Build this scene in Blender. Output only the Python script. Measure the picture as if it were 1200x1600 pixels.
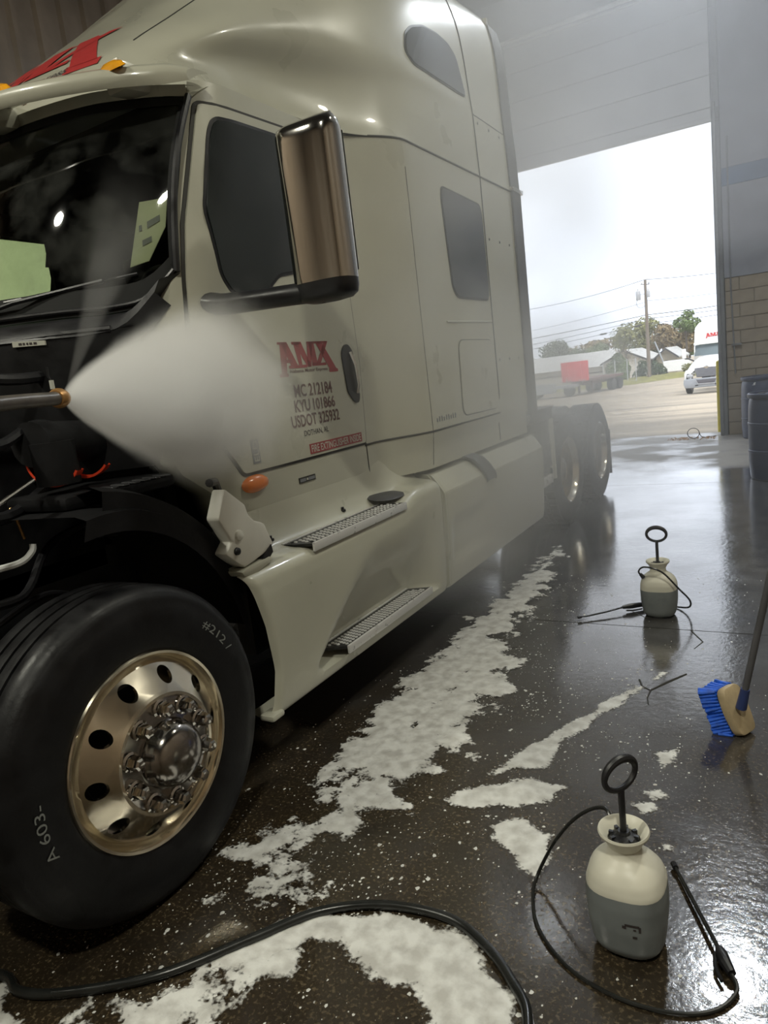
import bpy, bmesh, math, random
import numpy as np
from mathutils import Vector, Matrix, noise
from mathutils.bvhtree import BVHTree

random.seed(7)
S = bpy.context.scene
COL = S.collection
for o in list(bpy.data.objects):
    bpy.data.objects.remove(o)

# ------------------------------------------------------------------ camera
cam = bpy.data.cameras.new('camera')
camo = bpy.data.objects.new('camera', cam)
COL.objects.link(camo)
cam.sensor_fit = 'VERTICAL'
cam.sensor_height = 36.0
cam.lens = 1104.0 / 1600.0 * 36.0
cam.clip_start = 0.05
cam.clip_end = 600
R = Matrix(((0.86386111, -0.01093291, -0.5036114),
            (0.48947162, -0.21796783, 0.84433854),
            (-0.11900216, -0.97589472, -0.18294258)))
m3 = Matrix((R.col[0], -R.col[1], -R.col[2])).transposed()
camo.matrix_world = Matrix.Translation((1.69, 0, 1.51)) @ m3.to_4x4()
S.camera = camo

# ------------------------------------------------------------------ exposure
S.view_settings.view_transform = 'Standard'
S.view_settings.look = 'None'
S.view_settings.gamma = 1
S.view_settings.use_curve_mapping = False
S.view_settings.exposure = 0.0
S.cycles.volume_bounces = 3
S.cycles.volume_step_rate = 2.0

# ------------------------------------------------------------------ sky (overcast)
W = bpy.data.worlds.new('overcast_sky')
S.world = W
W.use_nodes = True
nt = W.node_tree
nt.nodes.clear()
wo = nt.nodes.new('ShaderNodeOutputWorld')
bg = nt.nodes.new('ShaderNodeBackground')
tc = nt.nodes.new('ShaderNodeTexCoord')
nz = nt.nodes.new('ShaderNodeTexNoise')
nz.inputs['Scale'].default_value = 2.2
nz.inputs['Detail'].default_value = 5
rp = nt.nodes.new('ShaderNodeValToRGB')
rp.color_ramp.elements[0].position = 0.3
rp.color_ramp.elements[0].color = (0.62, 0.68, 0.78, 1)
rp.color_ramp.elements[1].position = 0.7
rp.color_ramp.elements[1].color = (0.84, 0.88, 0.95, 1)
nt.links.new(tc.outputs['Generated'], nz.inputs['Vector'])
nt.links.new(nz.outputs['Fac'], rp.inputs['Fac'])
nt.links.new(rp.outputs['Color'], bg.inputs['Color'])
bg.inputs['Strength'].default_value = 2.3
nt.links.new(bg.outputs[0], wo.inputs['Surface'])

# weak sun through thin cloud, behind the building, lights the yard
sl = bpy.data.lights.new('sun', 'SUN')
sl.energy = 2.6
sl.angle = math.radians(25)
sl.color = (1.0, 0.95, 0.86)
so = bpy.data.objects.new('sun', sl)
COL.objects.link(so)
so.rotation_euler = Vector((-0.35, 0.55, -0.9)).to_track_quat('-Z', 'Y').to_euler()

LAMP_Z = 6.35
LAMP_WARM, LAMP_COOL = (1.0, 0.975, 0.82), (0.86, 0.93, 1.0)
LAMPS = [  # x, y, watts, tint of the high-bay fixtures hanging under the roof
    (2.6, -1.6, 200, LAMP_WARM), (-2.6, -1.6, 215, LAMP_WARM), (3.3, 4.6, 115, LAMP_WARM), (0.95, 8.3, 170, LAMP_COOL)]

# ------------------------------------------------------------------ materials
MATS = {}


def nodes_of(m):
    m.use_nodes = True
    return m.node_tree, m.node_tree.nodes['Principled BSDF']


def mat(name, col, rough=0.5, metal=0.0, coat=0.0, spec=0.5, var=0.0, vscale=8.0, rvar=0.0,
        bump=0.0, bscale=60.0, trans=0.0, alpha=1.0, emit=None, estr=0.0, ior=1.5, stretch=None):
    """principled material whose colour, gloss and relief vary with noise in object space"""
    m = bpy.data.materials.new(name)
    t, p = nodes_of(m)
    p.inputs['Base Color'].default_value = (*col, 1)
    p.inputs['Roughness'].default_value = rough
    p.inputs['Metallic'].default_value = metal
    p.inputs['Coat Weight'].default_value = coat
    p.inputs['Coat Roughness'].default_value = 0.05
    p.inputs['Specular IOR Level'].default_value = spec
    p.inputs['Transmission Weight'].default_value = trans
    p.inputs['Alpha'].default_value = alpha
    p.inputs['IOR'].default_value = ior
    if emit:
        p.inputs['Emission Color'].default_value = (*emit, 1)
        p.inputs['Emission Strength'].default_value = estr
    tcn = t.nodes.new('ShaderNodeTexCoord')
    src = tcn.outputs['Object']
    if stretch:
        mp = t.nodes.new('ShaderNodeMapping')
        mp.inputs['Scale'].default_value = stretch
        t.links.new(src, mp.inputs['Vector'])
        src = mp.outputs['Vector']
    if var or rvar:
        n = t.nodes.new('ShaderNodeTexNoise')
        n.inputs['Scale'].default_value = vscale
        n.inputs['Detail'].default_value = 6
        t.links.new(src, n.inputs['Vector'])
        if var:
            mr = t.nodes.new('ShaderNodeMapRange')
            mr.inputs['From Min'].default_value = 0.3
            mr.inputs['From Max'].default_value = 0.7
            mr.inputs['To Min'].default_value = 1 - var
            mr.inputs['To Max'].default_value = 1 + var
            t.links.new(n.outputs['Fac'], mr.inputs['Value'])
            mx = t.nodes.new('ShaderNodeVectorMath')
            mx.operation = 'SCALE'
            mx.inputs[0].default_value = col
            t.links.new(mr.outputs[0], mx.inputs['Scale'])
            t.links.new(mx.outputs[0], p.inputs['Base Color'])
        if rvar:
            mr = t.nodes.new('ShaderNodeMapRange')
            mr.inputs['From Min'].default_value = 0.3
            mr.inputs['From Max'].default_value = 0.7
            mr.inputs['To Min'].default_value = max(0.02, rough - rvar)
            mr.inputs['To Max'].default_value = min(1, rough + rvar)
            t.links.new(n.outputs['Fac'], mr.inputs['Value'])
            t.links.new(mr.outputs[0], p.inputs['Roughness'])
    if bump:
        n2 = t.nodes.new('ShaderNodeTexNoise')
        n2.inputs['Scale'].default_value = bscale
        n2.inputs['Detail'].default_value = 3
        t.links.new(src, n2.inputs['Vector'])
        b = t.nodes.new('ShaderNodeBump')
        b.inputs['Strength'].default_value = bump
        b.inputs['Distance'].default_value = 0.01
        t.links.new(n2.outputs['Fac'], b.inputs['Height'])
        t.links.new(b.outputs[0], p.inputs['Normal'])
    MATS[name] = m
    return m


mat('paint', (0.475, 0.47, 0.385), 0.32, coat=0.6, var=0.05, vscale=3, rvar=0.06, bump=0.03, bscale=140)
mat('paint_white', (0.80, 0.81, 0.80), 0.35, coat=0.4, var=0.03)
mat('white_plastic', (0.74, 0.73, 0.66), 0.4, var=0.05)
mat('seam', (0.035, 0.034, 0.03), 0.7, var=0.1)
mat('rubber', (0.005, 0.005, 0.006), 0.48, spec=0.35, var=0.3, vscale=12, rvar=0.14, bump=0.06, bscale=90)
mat('black_plastic', (0.012, 0.012, 0.014), 0.38, var=0.3, rvar=0.1, bump=0.05, bscale=80)
mat('dark_cap', (0.045, 0.045, 0.047), 0.5, var=0.15)
mat('liner_black', (0.007, 0.007, 0.008), 0.6, spec=0.22, var=0.3, vscale=10, bump=0.08, bscale=40)
mat('grey_plastic', (0.11, 0.115, 0.125), 0.5, var=0.15)
mat('black_metal', (0.010, 0.011, 0.013), 0.45, var=0.35, vscale=9, rvar=0.15, bump=0.15, bscale=25)
mat('engine_black', (0.007, 0.007, 0.008), 0.6, spec=0.25, var=0.4, vscale=9, rvar=0.15, bump=0.15, bscale=25)
mat('chrome', (0.58, 0.56, 0.53), 0.10, metal=1, rvar=0.05, vscale=6)
mat('wheel_alloy', (0.78, 0.71, 0.58), 0.17, metal=1, rvar=0.06, vscale=5, var=0.06)
mat('step_alloy', (0.72, 0.72, 0.71), 0.32, metal=0.35, rvar=0.08, vscale=30)
mat('grating', (0.05, 0.05, 0.05), 0.4, metal=0.8, var=0.2)
mat('amber', (0.75, 0.19, 0.02), 0.2, coat=0.5, var=0.08)
mat('amber_bright', (0.95, 0.42, 0.02), 0.18, coat=0.5, var=0.08)
mat('tinted_glass', (0.012, 0.017, 0.017), 0.06, coat=0.3, spec=0.6, rvar=0.04, var=0.3, vscale=2)
mat('tinted_glass_blue', (0.02, 0.026, 0.036), 0.10, coat=0.3, rvar=0.05, var=0.2, vscale=2)
mat('red_vinyl', (0.42, 0.035, 0.035), 0.4, var=0.06)
mat('red_faded', (0.30, 0.045, 0.05), 0.45, var=0.08)
mat('dark_vinyl', (0.05, 0.04, 0.04), 0.45, var=0.1)
mat('brown_vinyl', (0.12, 0.055, 0.05), 0.45, var=0.1)
mat('label_pale', (0.50, 0.50, 0.44), 0.5, var=0.08)
mat('label_grey', (0.19, 0.20, 0.22), 0.5, var=0.08)
mat('chalk', (0.20, 0.21, 0.20), 0.8, var=0.2, vscale=200)
mat('permit', (0.78, 0.80, 0.60), 0.6, var=0.05)
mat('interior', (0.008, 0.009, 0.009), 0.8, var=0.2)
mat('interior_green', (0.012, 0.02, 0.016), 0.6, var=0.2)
mat('orange_hose', (0.75, 0.06, 0.02), 0.4, var=0.1)
mat('brass', (0.50, 0.27, 0.10), 0.38, metal=0.6, var=0.2, vscale=40, bump=0.1)
mat('wand_grey', (0.13, 0.115, 0.10), 0.35, metal=0.3, var=0.25, vscale=25)
mat('hose_black', (0.013, 0.014, 0.013), 0.28, var=0.2, rvar=0.1)
mat('bristle_blue', (0.008, 0.10, 0.60), 0.5, var=0.35, vscale=40)
mat('brush_block', (0.42, 0.33, 0.20), 0.5, var=0.18, vscale=15, bump=0.1)
mat('pole_grey', (0.12, 0.12, 0.13), 0.4, metal=0.2, var=0.15)
mat('ferrule_blue', (0.03, 0.05, 0.16), 0.4, var=0.1)
mat('drum_blue', (0.032, 0.046, 0.092), 0.42, var=0.18, vscale=5, bump=0.05)
mat('drum_scuff', (0.62, 0.64, 0.66), 0.6, var=0.2)
mat('concrete_block', (0.27, 0.23, 0.175), 0.85, var=0.10, vscale=7, bump=0.25, bscale=70)
mat('mortar', (0.255, 0.218, 0.165), 0.9, var=0.1)
mat('steel_grey', (0.17, 0.18, 0.19), 0.5, metal=0.2, var=0.15, vscale=6)
mat('wall_paint', (0.22, 0.23, 0.26), 0.7, var=0.16, vscale=2.5, bump=0.05)
mat('wall_blue', (0.06, 0.11, 0.20), 0.7, var=0.15, vscale=3)
mat('header_panel', (0.55, 0.555, 0.56), 0.55, var=0.06, vscale=3)
mat('ceiling_paint', (0.11, 0.115, 0.125), 0.7, var=0.1)
mat('corrugated', (0.31, 0.25, 0.195), 0.5, metal=0.0, var=0.18, vscale=3, rvar=0.1)
mat('pipe_white', (0.70, 0.71, 0.70), 0.4, var=0.05)
mat('yellow_paint', (0.62, 0.52, 0.05), 0.5, var=0.12)
mat('tan_debris', (0.40, 0.24, 0.13), 0.9, var=0.3, vscale=40)
mat('lens_glow', (1, 1, 1), 0.5, emit=(1, .98, .92), estr=9)
mat('skylight_panel', (0.7, 0.8, 0.5), 0.6, emit=(0.66, 0.68, 0.46), estr=1.25, var=0.1)
mat('wood_pole', (0.17, 0.14, 0.11), 0.8, var=0.2, vscale=4, stretch=(6, 6, .4))
mat('galv', (0.42, 0.43, 0.45), 0.5, metal=0.3, var=0.1)
mat('wire', (0.06, 0.06, 0.065), 0.6, var=0.1)
mat('trailer_red', (0.72, 0.035, 0.05), 0.5, var=0.10, vscale=1.2)
mat('trailer_brown', (0.13, 0.06, 0.05), 0.7, var=0.2)
mat('trailer_grey', (0.30, 0.32, 0.34), 0.6, var=0.12)
mat('roof_metal', (0.48, 0.48, 0.46), 0.45, var=0.07, vscale=.6)
mat('shed_wall', (0.50, 0.48, 0.42), 0.7, var=0.08, vscale=.6)
mat('shed_tan', (0.34, 0.30, 0.22), 0.8, var=0.12, vscale=.6)
mat('shed_dark', (0.05, 0.05, 0.05), 0.8, var=0.1)
mat('leaf_green', (0.13, 0.18, 0.065), 0.8, var=0.35, vscale=.9)
mat('leaf_dark', (0.08, 0.12, 0.06), 0.8, var=0.35, vscale=.9)
mat('leaf_brown', (0.24, 0.18, 0.09), 0.85, var=0.35, vscale=.9)
mat('leaf_yellow', (0.22, 0.22, 0.08), 0.85, var=0.35, vscale=.9)
mat('bark', (0.10, 0.085, 0.065), 0.9, var=0.25, vscale=2)
mat('grille_grey', (0.10, 0.10, 0.115), 0.5, var=0.15)
mat('bumper_grey', (0.30, 0.32, 0.35), 0.5, var=0.08)
mat('far_glass', (0.10, 0.13, 0.14), 0.25, var=0.15, vscale=1.0)
mat('grass', (0.20, 0.19, 0.05), 0.95, var=0.3, vscale=1.4, bump=0.4, bscale=8)


def glass_mat():
    m = bpy.data.materials.new('windshield_glass')
    m.use_nodes = True
    t = m.node_tree
    t.nodes.clear()
    out = t.nodes.new('ShaderNodeOutputMaterial')
    tr = t.nodes.new('ShaderNodeBsdfTransparent')
    tr.inputs['Color'].default_value = (0.66, 0.70, 0.62, 1)
    gl = t.nodes.new('ShaderNodeBsdfGlossy')
    gl.inputs['Roughness'].default_value = 0.035
    fr = t.nodes.new('ShaderNodeFresnel')
    fr.inputs['IOR'].default_value = 1.5
    mx = t.nodes.new('ShaderNodeMixShader')
    # fine film of water: diffuse veil broken by noise
    df = t.nodes.new('ShaderNodeBsdfDiffuse')
    df.inputs['Color'].default_value = (0.5, 0.52, 0.48, 1)
    tcn = t.nodes.new('ShaderNodeTexCoord')
    n = t.nodes.new('ShaderNodeTexNoise')
    n.inputs['Scale'].default_value = 5
    n.inputs['Detail'].default_value = 8
    t.links.new(tcn.outputs['Object'], n.inputs['Vector'])
    mr = t.nodes.new('ShaderNodeMapRange')
    mr.inputs['From Min'].default_value = 0.45
    mr.inputs['From Max'].default_value = 0.8
    mr.inputs['To Min'].default_value = 0.0
    mr.inputs['To Max'].default_value = 0.10
    t.links.new(n.outputs['Fac'], mr.inputs['Value'])
    mx2 = t.nodes.new('ShaderNodeMixShader')
    t.links.new(fr.outputs[0], mx.inputs[0])
    t.links.new(tr.outputs[0], mx.inputs[1])
    t.links.new(gl.outputs[0], mx.inputs[2])
    t.links.new(mr.outputs[0], mx2.inputs[0])
    t.links.new(mx.outputs[0], mx2.inputs[1])
    t.links.new(df.outputs[0], mx2.inputs[2])
    t.links.new(mx2.outputs[0], out.inputs['Surface'])
    MATS['windshield_glass'] = m


glass_mat()


mat('milky_solid', (0.68, 0.66, 0.56), 0.4, var=0.05)
mat('milky_filled', (0.20, 0.22, 0.225), 0.4, var=0.12, vscale=12)
mat('fleck_white', (0.60, 0.60, 0.57), 0.6, var=0.2, vscale=20)
mat('chrome_dark_reflection', (0.36, 0.34, 0.32), 0.14, metal=1, rvar=0.06, vscale=8)  # chrome with the dark reflections of the hub put into its colour


def floor_mat():
    m = bpy.data.materials.new('wet_concrete')
    t, p = nodes_of(m)
    L = t.links.new
    N = t.nodes.new

    def noise_n(scale, detail=5, rough=0.5, src=None):
        n = N('ShaderNodeTexNoise')
        n.inputs['Scale'].default_value = scale
        n.inputs['Detail'].default_value = detail
        n.inputs['Roughness'].default_value = rough
        L(src if src else pos, n.inputs['Vector'])
        return n.outputs['Fac']

    def rng(v, a, b, c, d):
        r = N('ShaderNodeMapRange')
        r.inputs['From Min'].default_value = a
        r.inputs['From Max'].default_value = b
        r.inputs['To Min'].default_value = c
        r.inputs['To Max'].default_value = d
        L(v, r.inputs['Value'])
        return r.outputs[0]

    def mixc(f, a, b):
        x = N('ShaderNodeMix')
        x.data_type = 'RGBA'
        L(f, x.inputs['Factor'])
        for s, k in ((a, 'A'), (b, 'B')):
            i = [q for q in x.inputs if q.name == k and q.type == 'RGBA'][0]
            if isinstance(s, tuple):
                i.default_value = (*s, 1)
            else:
                L(s, i)
        return [q for q in x.outputs if q.type == 'RGBA'][0]

    def math_n(op, a, b):
        x = N('ShaderNodeMath')
        x.operation = op
        for i, s in enumerate((a, b)):
            if isinstance(s, (int, float)):
                x.inputs[i].default_value = s
            else:
                L(s, x.inputs[i])
        return x.outputs[0]

    g = N('ShaderNodeNewGeometry')
    pos = g.outputs['Position']
    sep = N('ShaderNodeSeparateXYZ')
    L(pos, sep.inputs[0])
    big = noise_n(0.9, 4)
    mid = noise_n(7, 6)
    fine = noise_n(85, 3, 0.6)
    # brown worn aggregate in the wash bay
    agg = mixc(rng(fine, 0.52, 0.70, 0, 1), (0.030, 0.022, 0.013), (0.13, 0.10, 0.06))
    agg = mixc(rng(mid, 0.4, 0.7, 0, 0.7), agg, (0.020, 0.016, 0.012))
    conc = mixc(rng(mid, 0.35, 0.7, 0, 1), (0.055, 0.056, 0.060), (0.11, 0.11, 0.112))
    # concrete paste is gone near the front of the bay
    yy = math_n('ADD', sep.outputs['Y'], math_n('MULTIPLY', big, 2.0))
    base = mixc(rng(yy, 3.0, 5.6, 0, 1), agg, conc)
    # dry apron near the door
    wx = math_n('ADD', sep.outputs['Y'], math_n('MULTIPLY', math_n('SUBTRACT', noise_n(0.55, 3), 0.5), 3.6))
    dry = rng(wx, 9.0, 9.6, 0, 1)
    damp = rng(noise_n(1.6, 5), 0.45, 0.62, 0, 0.55)
    dry2 = math_n('SUBTRACT', dry, math_n('MULTIPLY', dry, damp))
    base = mixc(dry2, base, (0.27, 0.255, 0.23))
    L(base, p.inputs['Base Color'])
    wet_r = rng(noise_n(2.6, 6, 0.6), 0.35, 0.65, 0.04, 0.16)
    fin_r = rng(fine, 0.4, 0.75, 0.0, 0.10)
    rr = math_n('ADD', wet_r, fin_r)
    rmix = N('ShaderNodeMix')
    rmix.data_type = 'FLOAT'
    L(dry2, rmix.inputs[0])
    L(rr, rmix.inputs[2])
    rmix.inputs[3].default_value = 0.7
    L(rmix.outputs[0], p.inputs['Roughness'])
    p.inputs['Specular IOR Level'].default_value = 0.5
    wet = math_n('SUBTRACT', 1.0, dry2)
    L(math_n('MULTIPLY', wet, rng(noise_n(1.3, 5, 0.6), 0.32, 0.6, 0.45, 1.0)), p.inputs['Coat Weight'])
    p.inputs['Coat Roughness'].default_value = 0.085
    p.inputs['Coat IOR'].default_value = 1.5
    cb = N('ShaderNodeBump')
    cb.inputs['Distance'].default_value = 0.004
    cb.inputs['Strength'].default_value = 0.22
    L(noise_n(30, 4), cb.inputs['Height'])
    L(cb.outputs[0], p.inputs['Coat Normal'])
    hb = math_n('ADD', math_n('MULTIPLY', fine, 0.35), math_n('MULTIPLY', noise_n(26, 4), 0.8))
    film = rng(noise_n(2.1, 4), 0.38, 0.62, 0.25, 1.0)
    bmp = N('ShaderNodeBump')
    bmp.inputs['Distance'].default_value = 0.006
    L(math_n('MULTIPLY', film, 0.38), bmp.inputs['Strength'])
    L(hb, bmp.inputs['Height'])
    L(bmp.outputs[0], p.inputs['Normal'])
    MATS['wet_concrete'] = m


floor_mat()


def yard_mat():
    m = bpy.data.materials.new('yard_gravel')
    t, p = nodes_of(m)
    g = t.nodes.new('ShaderNodeNewGeometry')
    mp = t.nodes.new('ShaderNodeMapping')
    mp.inputs['Scale'].default_value = (0.25, 1.0, 1.0)
    t.links.new(g.outputs['Position'], mp.inputs['Vector'])
    n = t.nodes.new('ShaderNodeTexNoise')
    n.inputs['Scale'].default_value = 0.9
    n.inputs['Detail'].default_value = 8
    n.inputs['Roughness'].default_value = 0.65
    t.links.new(mp.outputs[0], n.inputs['Vector'])
    r = t.nodes.new('ShaderNodeValToRGB')
    e = r.color_ramp.elements
    e[0].position = 0.30
    e[0].color = (0.21, 0.18, 0.14, 1)
    e[1].position = 0.62
    e[1].color = (0.46, 0.39, 0.29, 1)
    t.links.new(n.outputs['Fac'], r.inputs['Fac'])
    t.links.new(r.outputs['Color'], p.inputs['Base Color'])
    p.inputs['Roughness'].default_value = 0.9
    MATS['yard_gravel'] = m


yard_mat()


def foam_mat():
    m = bpy.data.materials.new('soap_foam')
    t, p = nodes_of(m)
    g = t.nodes.new('ShaderNodeNewGeometry')
    n = t.nodes.new('ShaderNodeTexNoise')
    n.inputs['Scale'].default_value = 18
    n.inputs['Detail'].default_value = 7
    t.links.new(g.outputs['Position'], n.inputs['Vector'])
    r = t.nodes.new('ShaderNodeValToRGB')
    r.color_ramp.elements[0].position = 0.36
    r.color_ramp.elements[0].color = (0.50, 0.49, 0.46, 1)
    r.color_ramp.elements[1].position = 0.62
    r.color_ramp.elements[1].color = (0.74, 0.74, 0.71, 1)
    t.links.new(n.outputs['Fac'], r.inputs['Fac'])
    t.links.new(r.outputs['Color'], p.inputs['Base Color'])
    p.inputs['Roughness'].default_value = 0.55
    # open bubbles
    v = t.nodes.new('ShaderNodeTexNoise')
    v.inputs['Scale'].default_value = 75
    v.inputs['Detail'].default_value = 2
    t.links.new(g.outputs['Position'], v.inputs['Vector'])
    v2 = t.nodes.new('ShaderNodeTexNoise')
    v2.inputs['Scale'].default_value = 9
    v2.inputs['Detail'].default_value = 5
    t.links.new(g.outputs['Position'], v2.inputs['Vector'])
    ad = t.nodes.new('ShaderNodeMath')
    ad.operation = 'ADD'
    t.links.new(v.outputs['Fac'], ad.inputs[0])
    t.links.new(v2.outputs['Fac'], ad.inputs[1])
    mr = t.nodes.new('ShaderNodeMapRange')
    mr.inputs['From Min'].default_value = 0.15
    mr.inputs['From Max'].default_value = 1.0
    mr.inputs['To Min'].default_value = 0.0
    mr.inputs['To Max'].default_value = 0.97
    at = t.nodes.new('ShaderNodeAttribute')
    at.attribute_name = 'cover'
    k1 = t.nodes.new('ShaderNodeMath')
    k1.operation = 'MULTIPLY_ADD'
    t.links.new(ad.outputs[0], k1.inputs[0])
    k1.inputs[1].default_value = 3.0
    k1.inputs[2].default_value = -2.75
    k2 = t.nodes.new('ShaderNodeMath')
    k2.operation = 'ADD'
    t.links.new(at.outputs['Fac'], k2.inputs[0])
    t.links.new(k1.outputs[0], k2.inputs[1])
    t.links.new(k2.outputs[0], mr.inputs['Value'])
    t.links.new(mr.outputs[0], p.inputs['Alpha'])
    b = t.nodes.new('ShaderNodeBump')
    b.inputs['Strength'].default_value = 0.4
    b.inputs['Distance'].default_value = 0.005
    t.links.new(v.outputs['Fac'], b.inputs['Height'])
    t.links.new(b.outputs[0], p.inputs['Normal'])
    MATS['soap_foam'] = m


foam_mat()

# ------------------------------------------------------------------ object helpers


def world(o):
    if o.parent:
        return world(o.parent) @ o.matrix_parent_inverse @ o.matrix_basis
    return o.matrix_basis.copy()


def adopt(o, parent):
    if parent is not None:
        o.parent = parent
        o.matrix_parent_inverse = world(parent).inverted()


def tag(o, label=None, cat=None, group=None, kind=None):
    if label:
        o['label'] = label
    if cat:
        o['category'] = cat
    if group:
        o['group'] = group
    if kind:
        o['kind'] = kind
    return o


def empty(name, loc, label, cat, group=None):
    o = bpy.data.objects.new(name, None)
    o.empty_display_size = 0.2
    COL.objects.link(o)
    o.location = loc
    return tag(o, label, cat, group)


def link_mesh(name, me, mt, parent=None):
    if mt is not None and not me.materials:
        me.materials.append(MATS[mt])
    o = bpy.data.objects.new(name, me)
    COL.objects.link(o)
    adopt(o, parent)
    return o


class MB:
    def __init__(s):
        s.v, s.f = [], []

    def add(s, v, f, M=None):
        k = len(s.v)
        s.v += [tuple(M @ Vector(p)) if M is not None else tuple(p) for p in v]
        s.f += [tuple(i + k for i in q) for q in f]
        return s

    def box(s, x0, x1, y0, y1, z0, z1, M=None):
        v = [(x, y, z) for x in (x0, x1) for y in (y0, y1) for z in (z0, z1)]
        f = [(0, 1, 3, 2), (4, 6, 7, 5), (0, 4, 5, 1), (2, 3, 7, 6), (0, 2, 6, 4), (1, 5, 7, 3)]
        return s.add(v, f, M)

    def tube(s, pts, r, n=10, caps=True, closed=False):
        pts = [Vector(p) for p in pts]
        rs = r if isinstance(r, (list, tuple)) else [r] * len(pts)
        m = len(pts)
        up = None
        v, f = [], []
        for i, p in enumerate(pts):
            if closed:
                d = pts[(i + 1) % m] - pts[i - 1]
            else:
                d = pts[min(i + 1, m - 1)] - pts[max(i - 1, 0)]
            d.normalize()
            if up is None:
                up = Vector((0, 0, 1)) if abs(d.z) < 0.9 else Vector((1, 0, 0))
            a = d.cross(up)
            if a.length < 1e-6:
                a = d.orthogonal()
            a.normalize()
            up = a.cross(d).normalized()
            for k in range(n):
                t = 2 * math.pi * k / n
                v.append(p + (a * math.cos(t) + up * math.sin(t)) * rs[i])
        for i in range(m if closed else m - 1):
            j = (i + 1) % m
            for k in range(n):
                q = (k + 1) % n
                f.append((i * n + k, i * n + q, j * n + q, j * n + k))
        if caps and not closed:
            f.append(tuple(range(n - 1, -1, -1)))
            f.append(tuple((m - 1) * n + k for k in range(n)))
        return s.add(v, f)

    def lathe(s, prof, M, n=32, a0=0.0, a1=2 * math.pi):
        """prof: (radius, height) turned about local Z"""
        full = abs(a1 - a0 - 2 * math.pi) < 1e-6
        cnt = n if full else n + 1
        v, f = [], []
        for r, h in prof:
            for k in range(cnt):
                t = a0 + (a1 - a0) * k / n
                v.append((r * math.cos(t), r * math.sin(t), h))
        for i in range(len(prof) - 1):
            for k in range(n):
                q = (k + 1) % cnt
                f.append((i * cnt + k, i * cnt + q, (i + 1) * cnt + q, (i + 1) * cnt + k))
        return s.add(v, f, M)

    def prism(s, poly, d0, d1, axis='x', M=None):
        """polygon in the two other axes, extruded along axis"""
        n = len(poly)

        def P(a, b, d):
            return {'x': (d, a, b), 'y': (a, d, b), 'z': (a, b, d)}[axis]
        v = [P(a, b, d0) for a, b in poly] + [P(a, b, d1) for a, b in poly]
        f = [tuple(range(n))[::-1], tuple(range(n, 2 * n))]
        f += [(i, (i + 1) % n, (i + 1) % n + n, i + n) for i in range(n)]
        return s.add(v, f, M)

    def mesh(s, name, bevel=0, seg=2, smooth=35, merge=True):
        me = bpy.data.meshes.new(name)
        me.from_pydata(s.v, [], s.f)
        bm = bmesh.new()
        bm.from_mesh(me)
        if merge:
            bmesh.ops.remove_doubles(bm, verts=bm.verts, dist=1e-5)
        bmesh.ops.recalc_face_normals(bm, faces=bm.faces)
        if bevel:
            ed = [e for e in bm.edges if len(e.link_faces) == 2 and e.calc_face_angle(0) > 0.5]
            bmesh.ops.bevel(bm, geom=ed, offset=bevel, segments=seg, affect='EDGES', profile=0.5,
                            clamp_overlap=True)
        bm.to_mesh(me)
        bm.free()
        if smooth:
            me.polygons.foreach_set('use_smooth', [True] * len(me.polygons))
            me.set_sharp_from_angle(angle=math.radians(smooth))
        return me

    def build(s, name, mt, parent=None, **kw):
        return link_mesh(name, s.mesh(name, **kw), mt, parent)


def smooth01(t):
    t = max(0.0, min(1.0, t))
    return t * t * (3 - 2 * t)


def catmull(P, n, closed=False):
    """resample a control polyline to n points with a Catmull-Rom spline"""
    P = [Vector(p) for p in P]
    m = len(P)
    out = []
    segs = m if closed else m - 1
    for i in range(n):
        t = i / n * segs if closed else i / (n - 1) * segs
        k = min(int(t), segs - 1)
        u = t - k
        if closed:
            a, b, c, d = P[(k - 1) % m], P[k], P[(k + 1) % m], P[(k + 2) % m]
        else:
            a, b, c, d = P[max(k - 1, 0)], P[k], P[k + 1], P[min(k + 2, m - 1)]
        out.append(0.5 * ((2 * b) + (c - a) * u + (2 * a - 5 * b + 4 * c - d) * u * u + (3 * b - a - 3 * c + d) * u ** 3))
    return out


def round_poly(poly, r, n=4):
    out = []
    m = len(poly)
    for i in range(m):
        a, b, c = Vector(poly[i - 1]), Vector(poly[i]), Vector(poly[(i + 1) % m])
        d1, d2 = (a - b), (c - b)
        k = min(r, d1.length * .45, d2.length * .45)
        p, q = b + d1.normalized() * k, b + d2.normalized() * k
        for j in range(n + 1):
            t = j / n
            out.append(tuple((1 - t) ** 2 * p + 2 * t * (1 - t) * b + t * t * q))
    return out


def inset_poly(poly, d):
    m = len(poly)
    area = sum(poly[i - 1][0] * poly[i][1] - poly[i][0] * poly[i - 1][1] for i in range(m))
    sgn = 1 if area > 0 else -1
    out = []
    for i in range(m):
        a, b, c = Vector(poly[i - 1]), Vector(poly[i]), Vector(poly[(i + 1) % m])
        e1, e2 = (b - a), (c - b)
        if e1.length < 1e-7 or e2.length < 1e-7:
            out.append(tuple(b))
            continue
        e1.normalize()
        e2.normalize()
        n1, n2 = Vector((-e1.y, e1.x)) * sgn, Vector((-e2.y, e2.x)) * sgn
        nn = (n1 + n2)
        if nn.length < 1e-6:
            nn = n1
        nn.normalize()
        out.append(tuple(b + nn * d / max(0.4, nn.dot(n1))))
    return out


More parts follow.
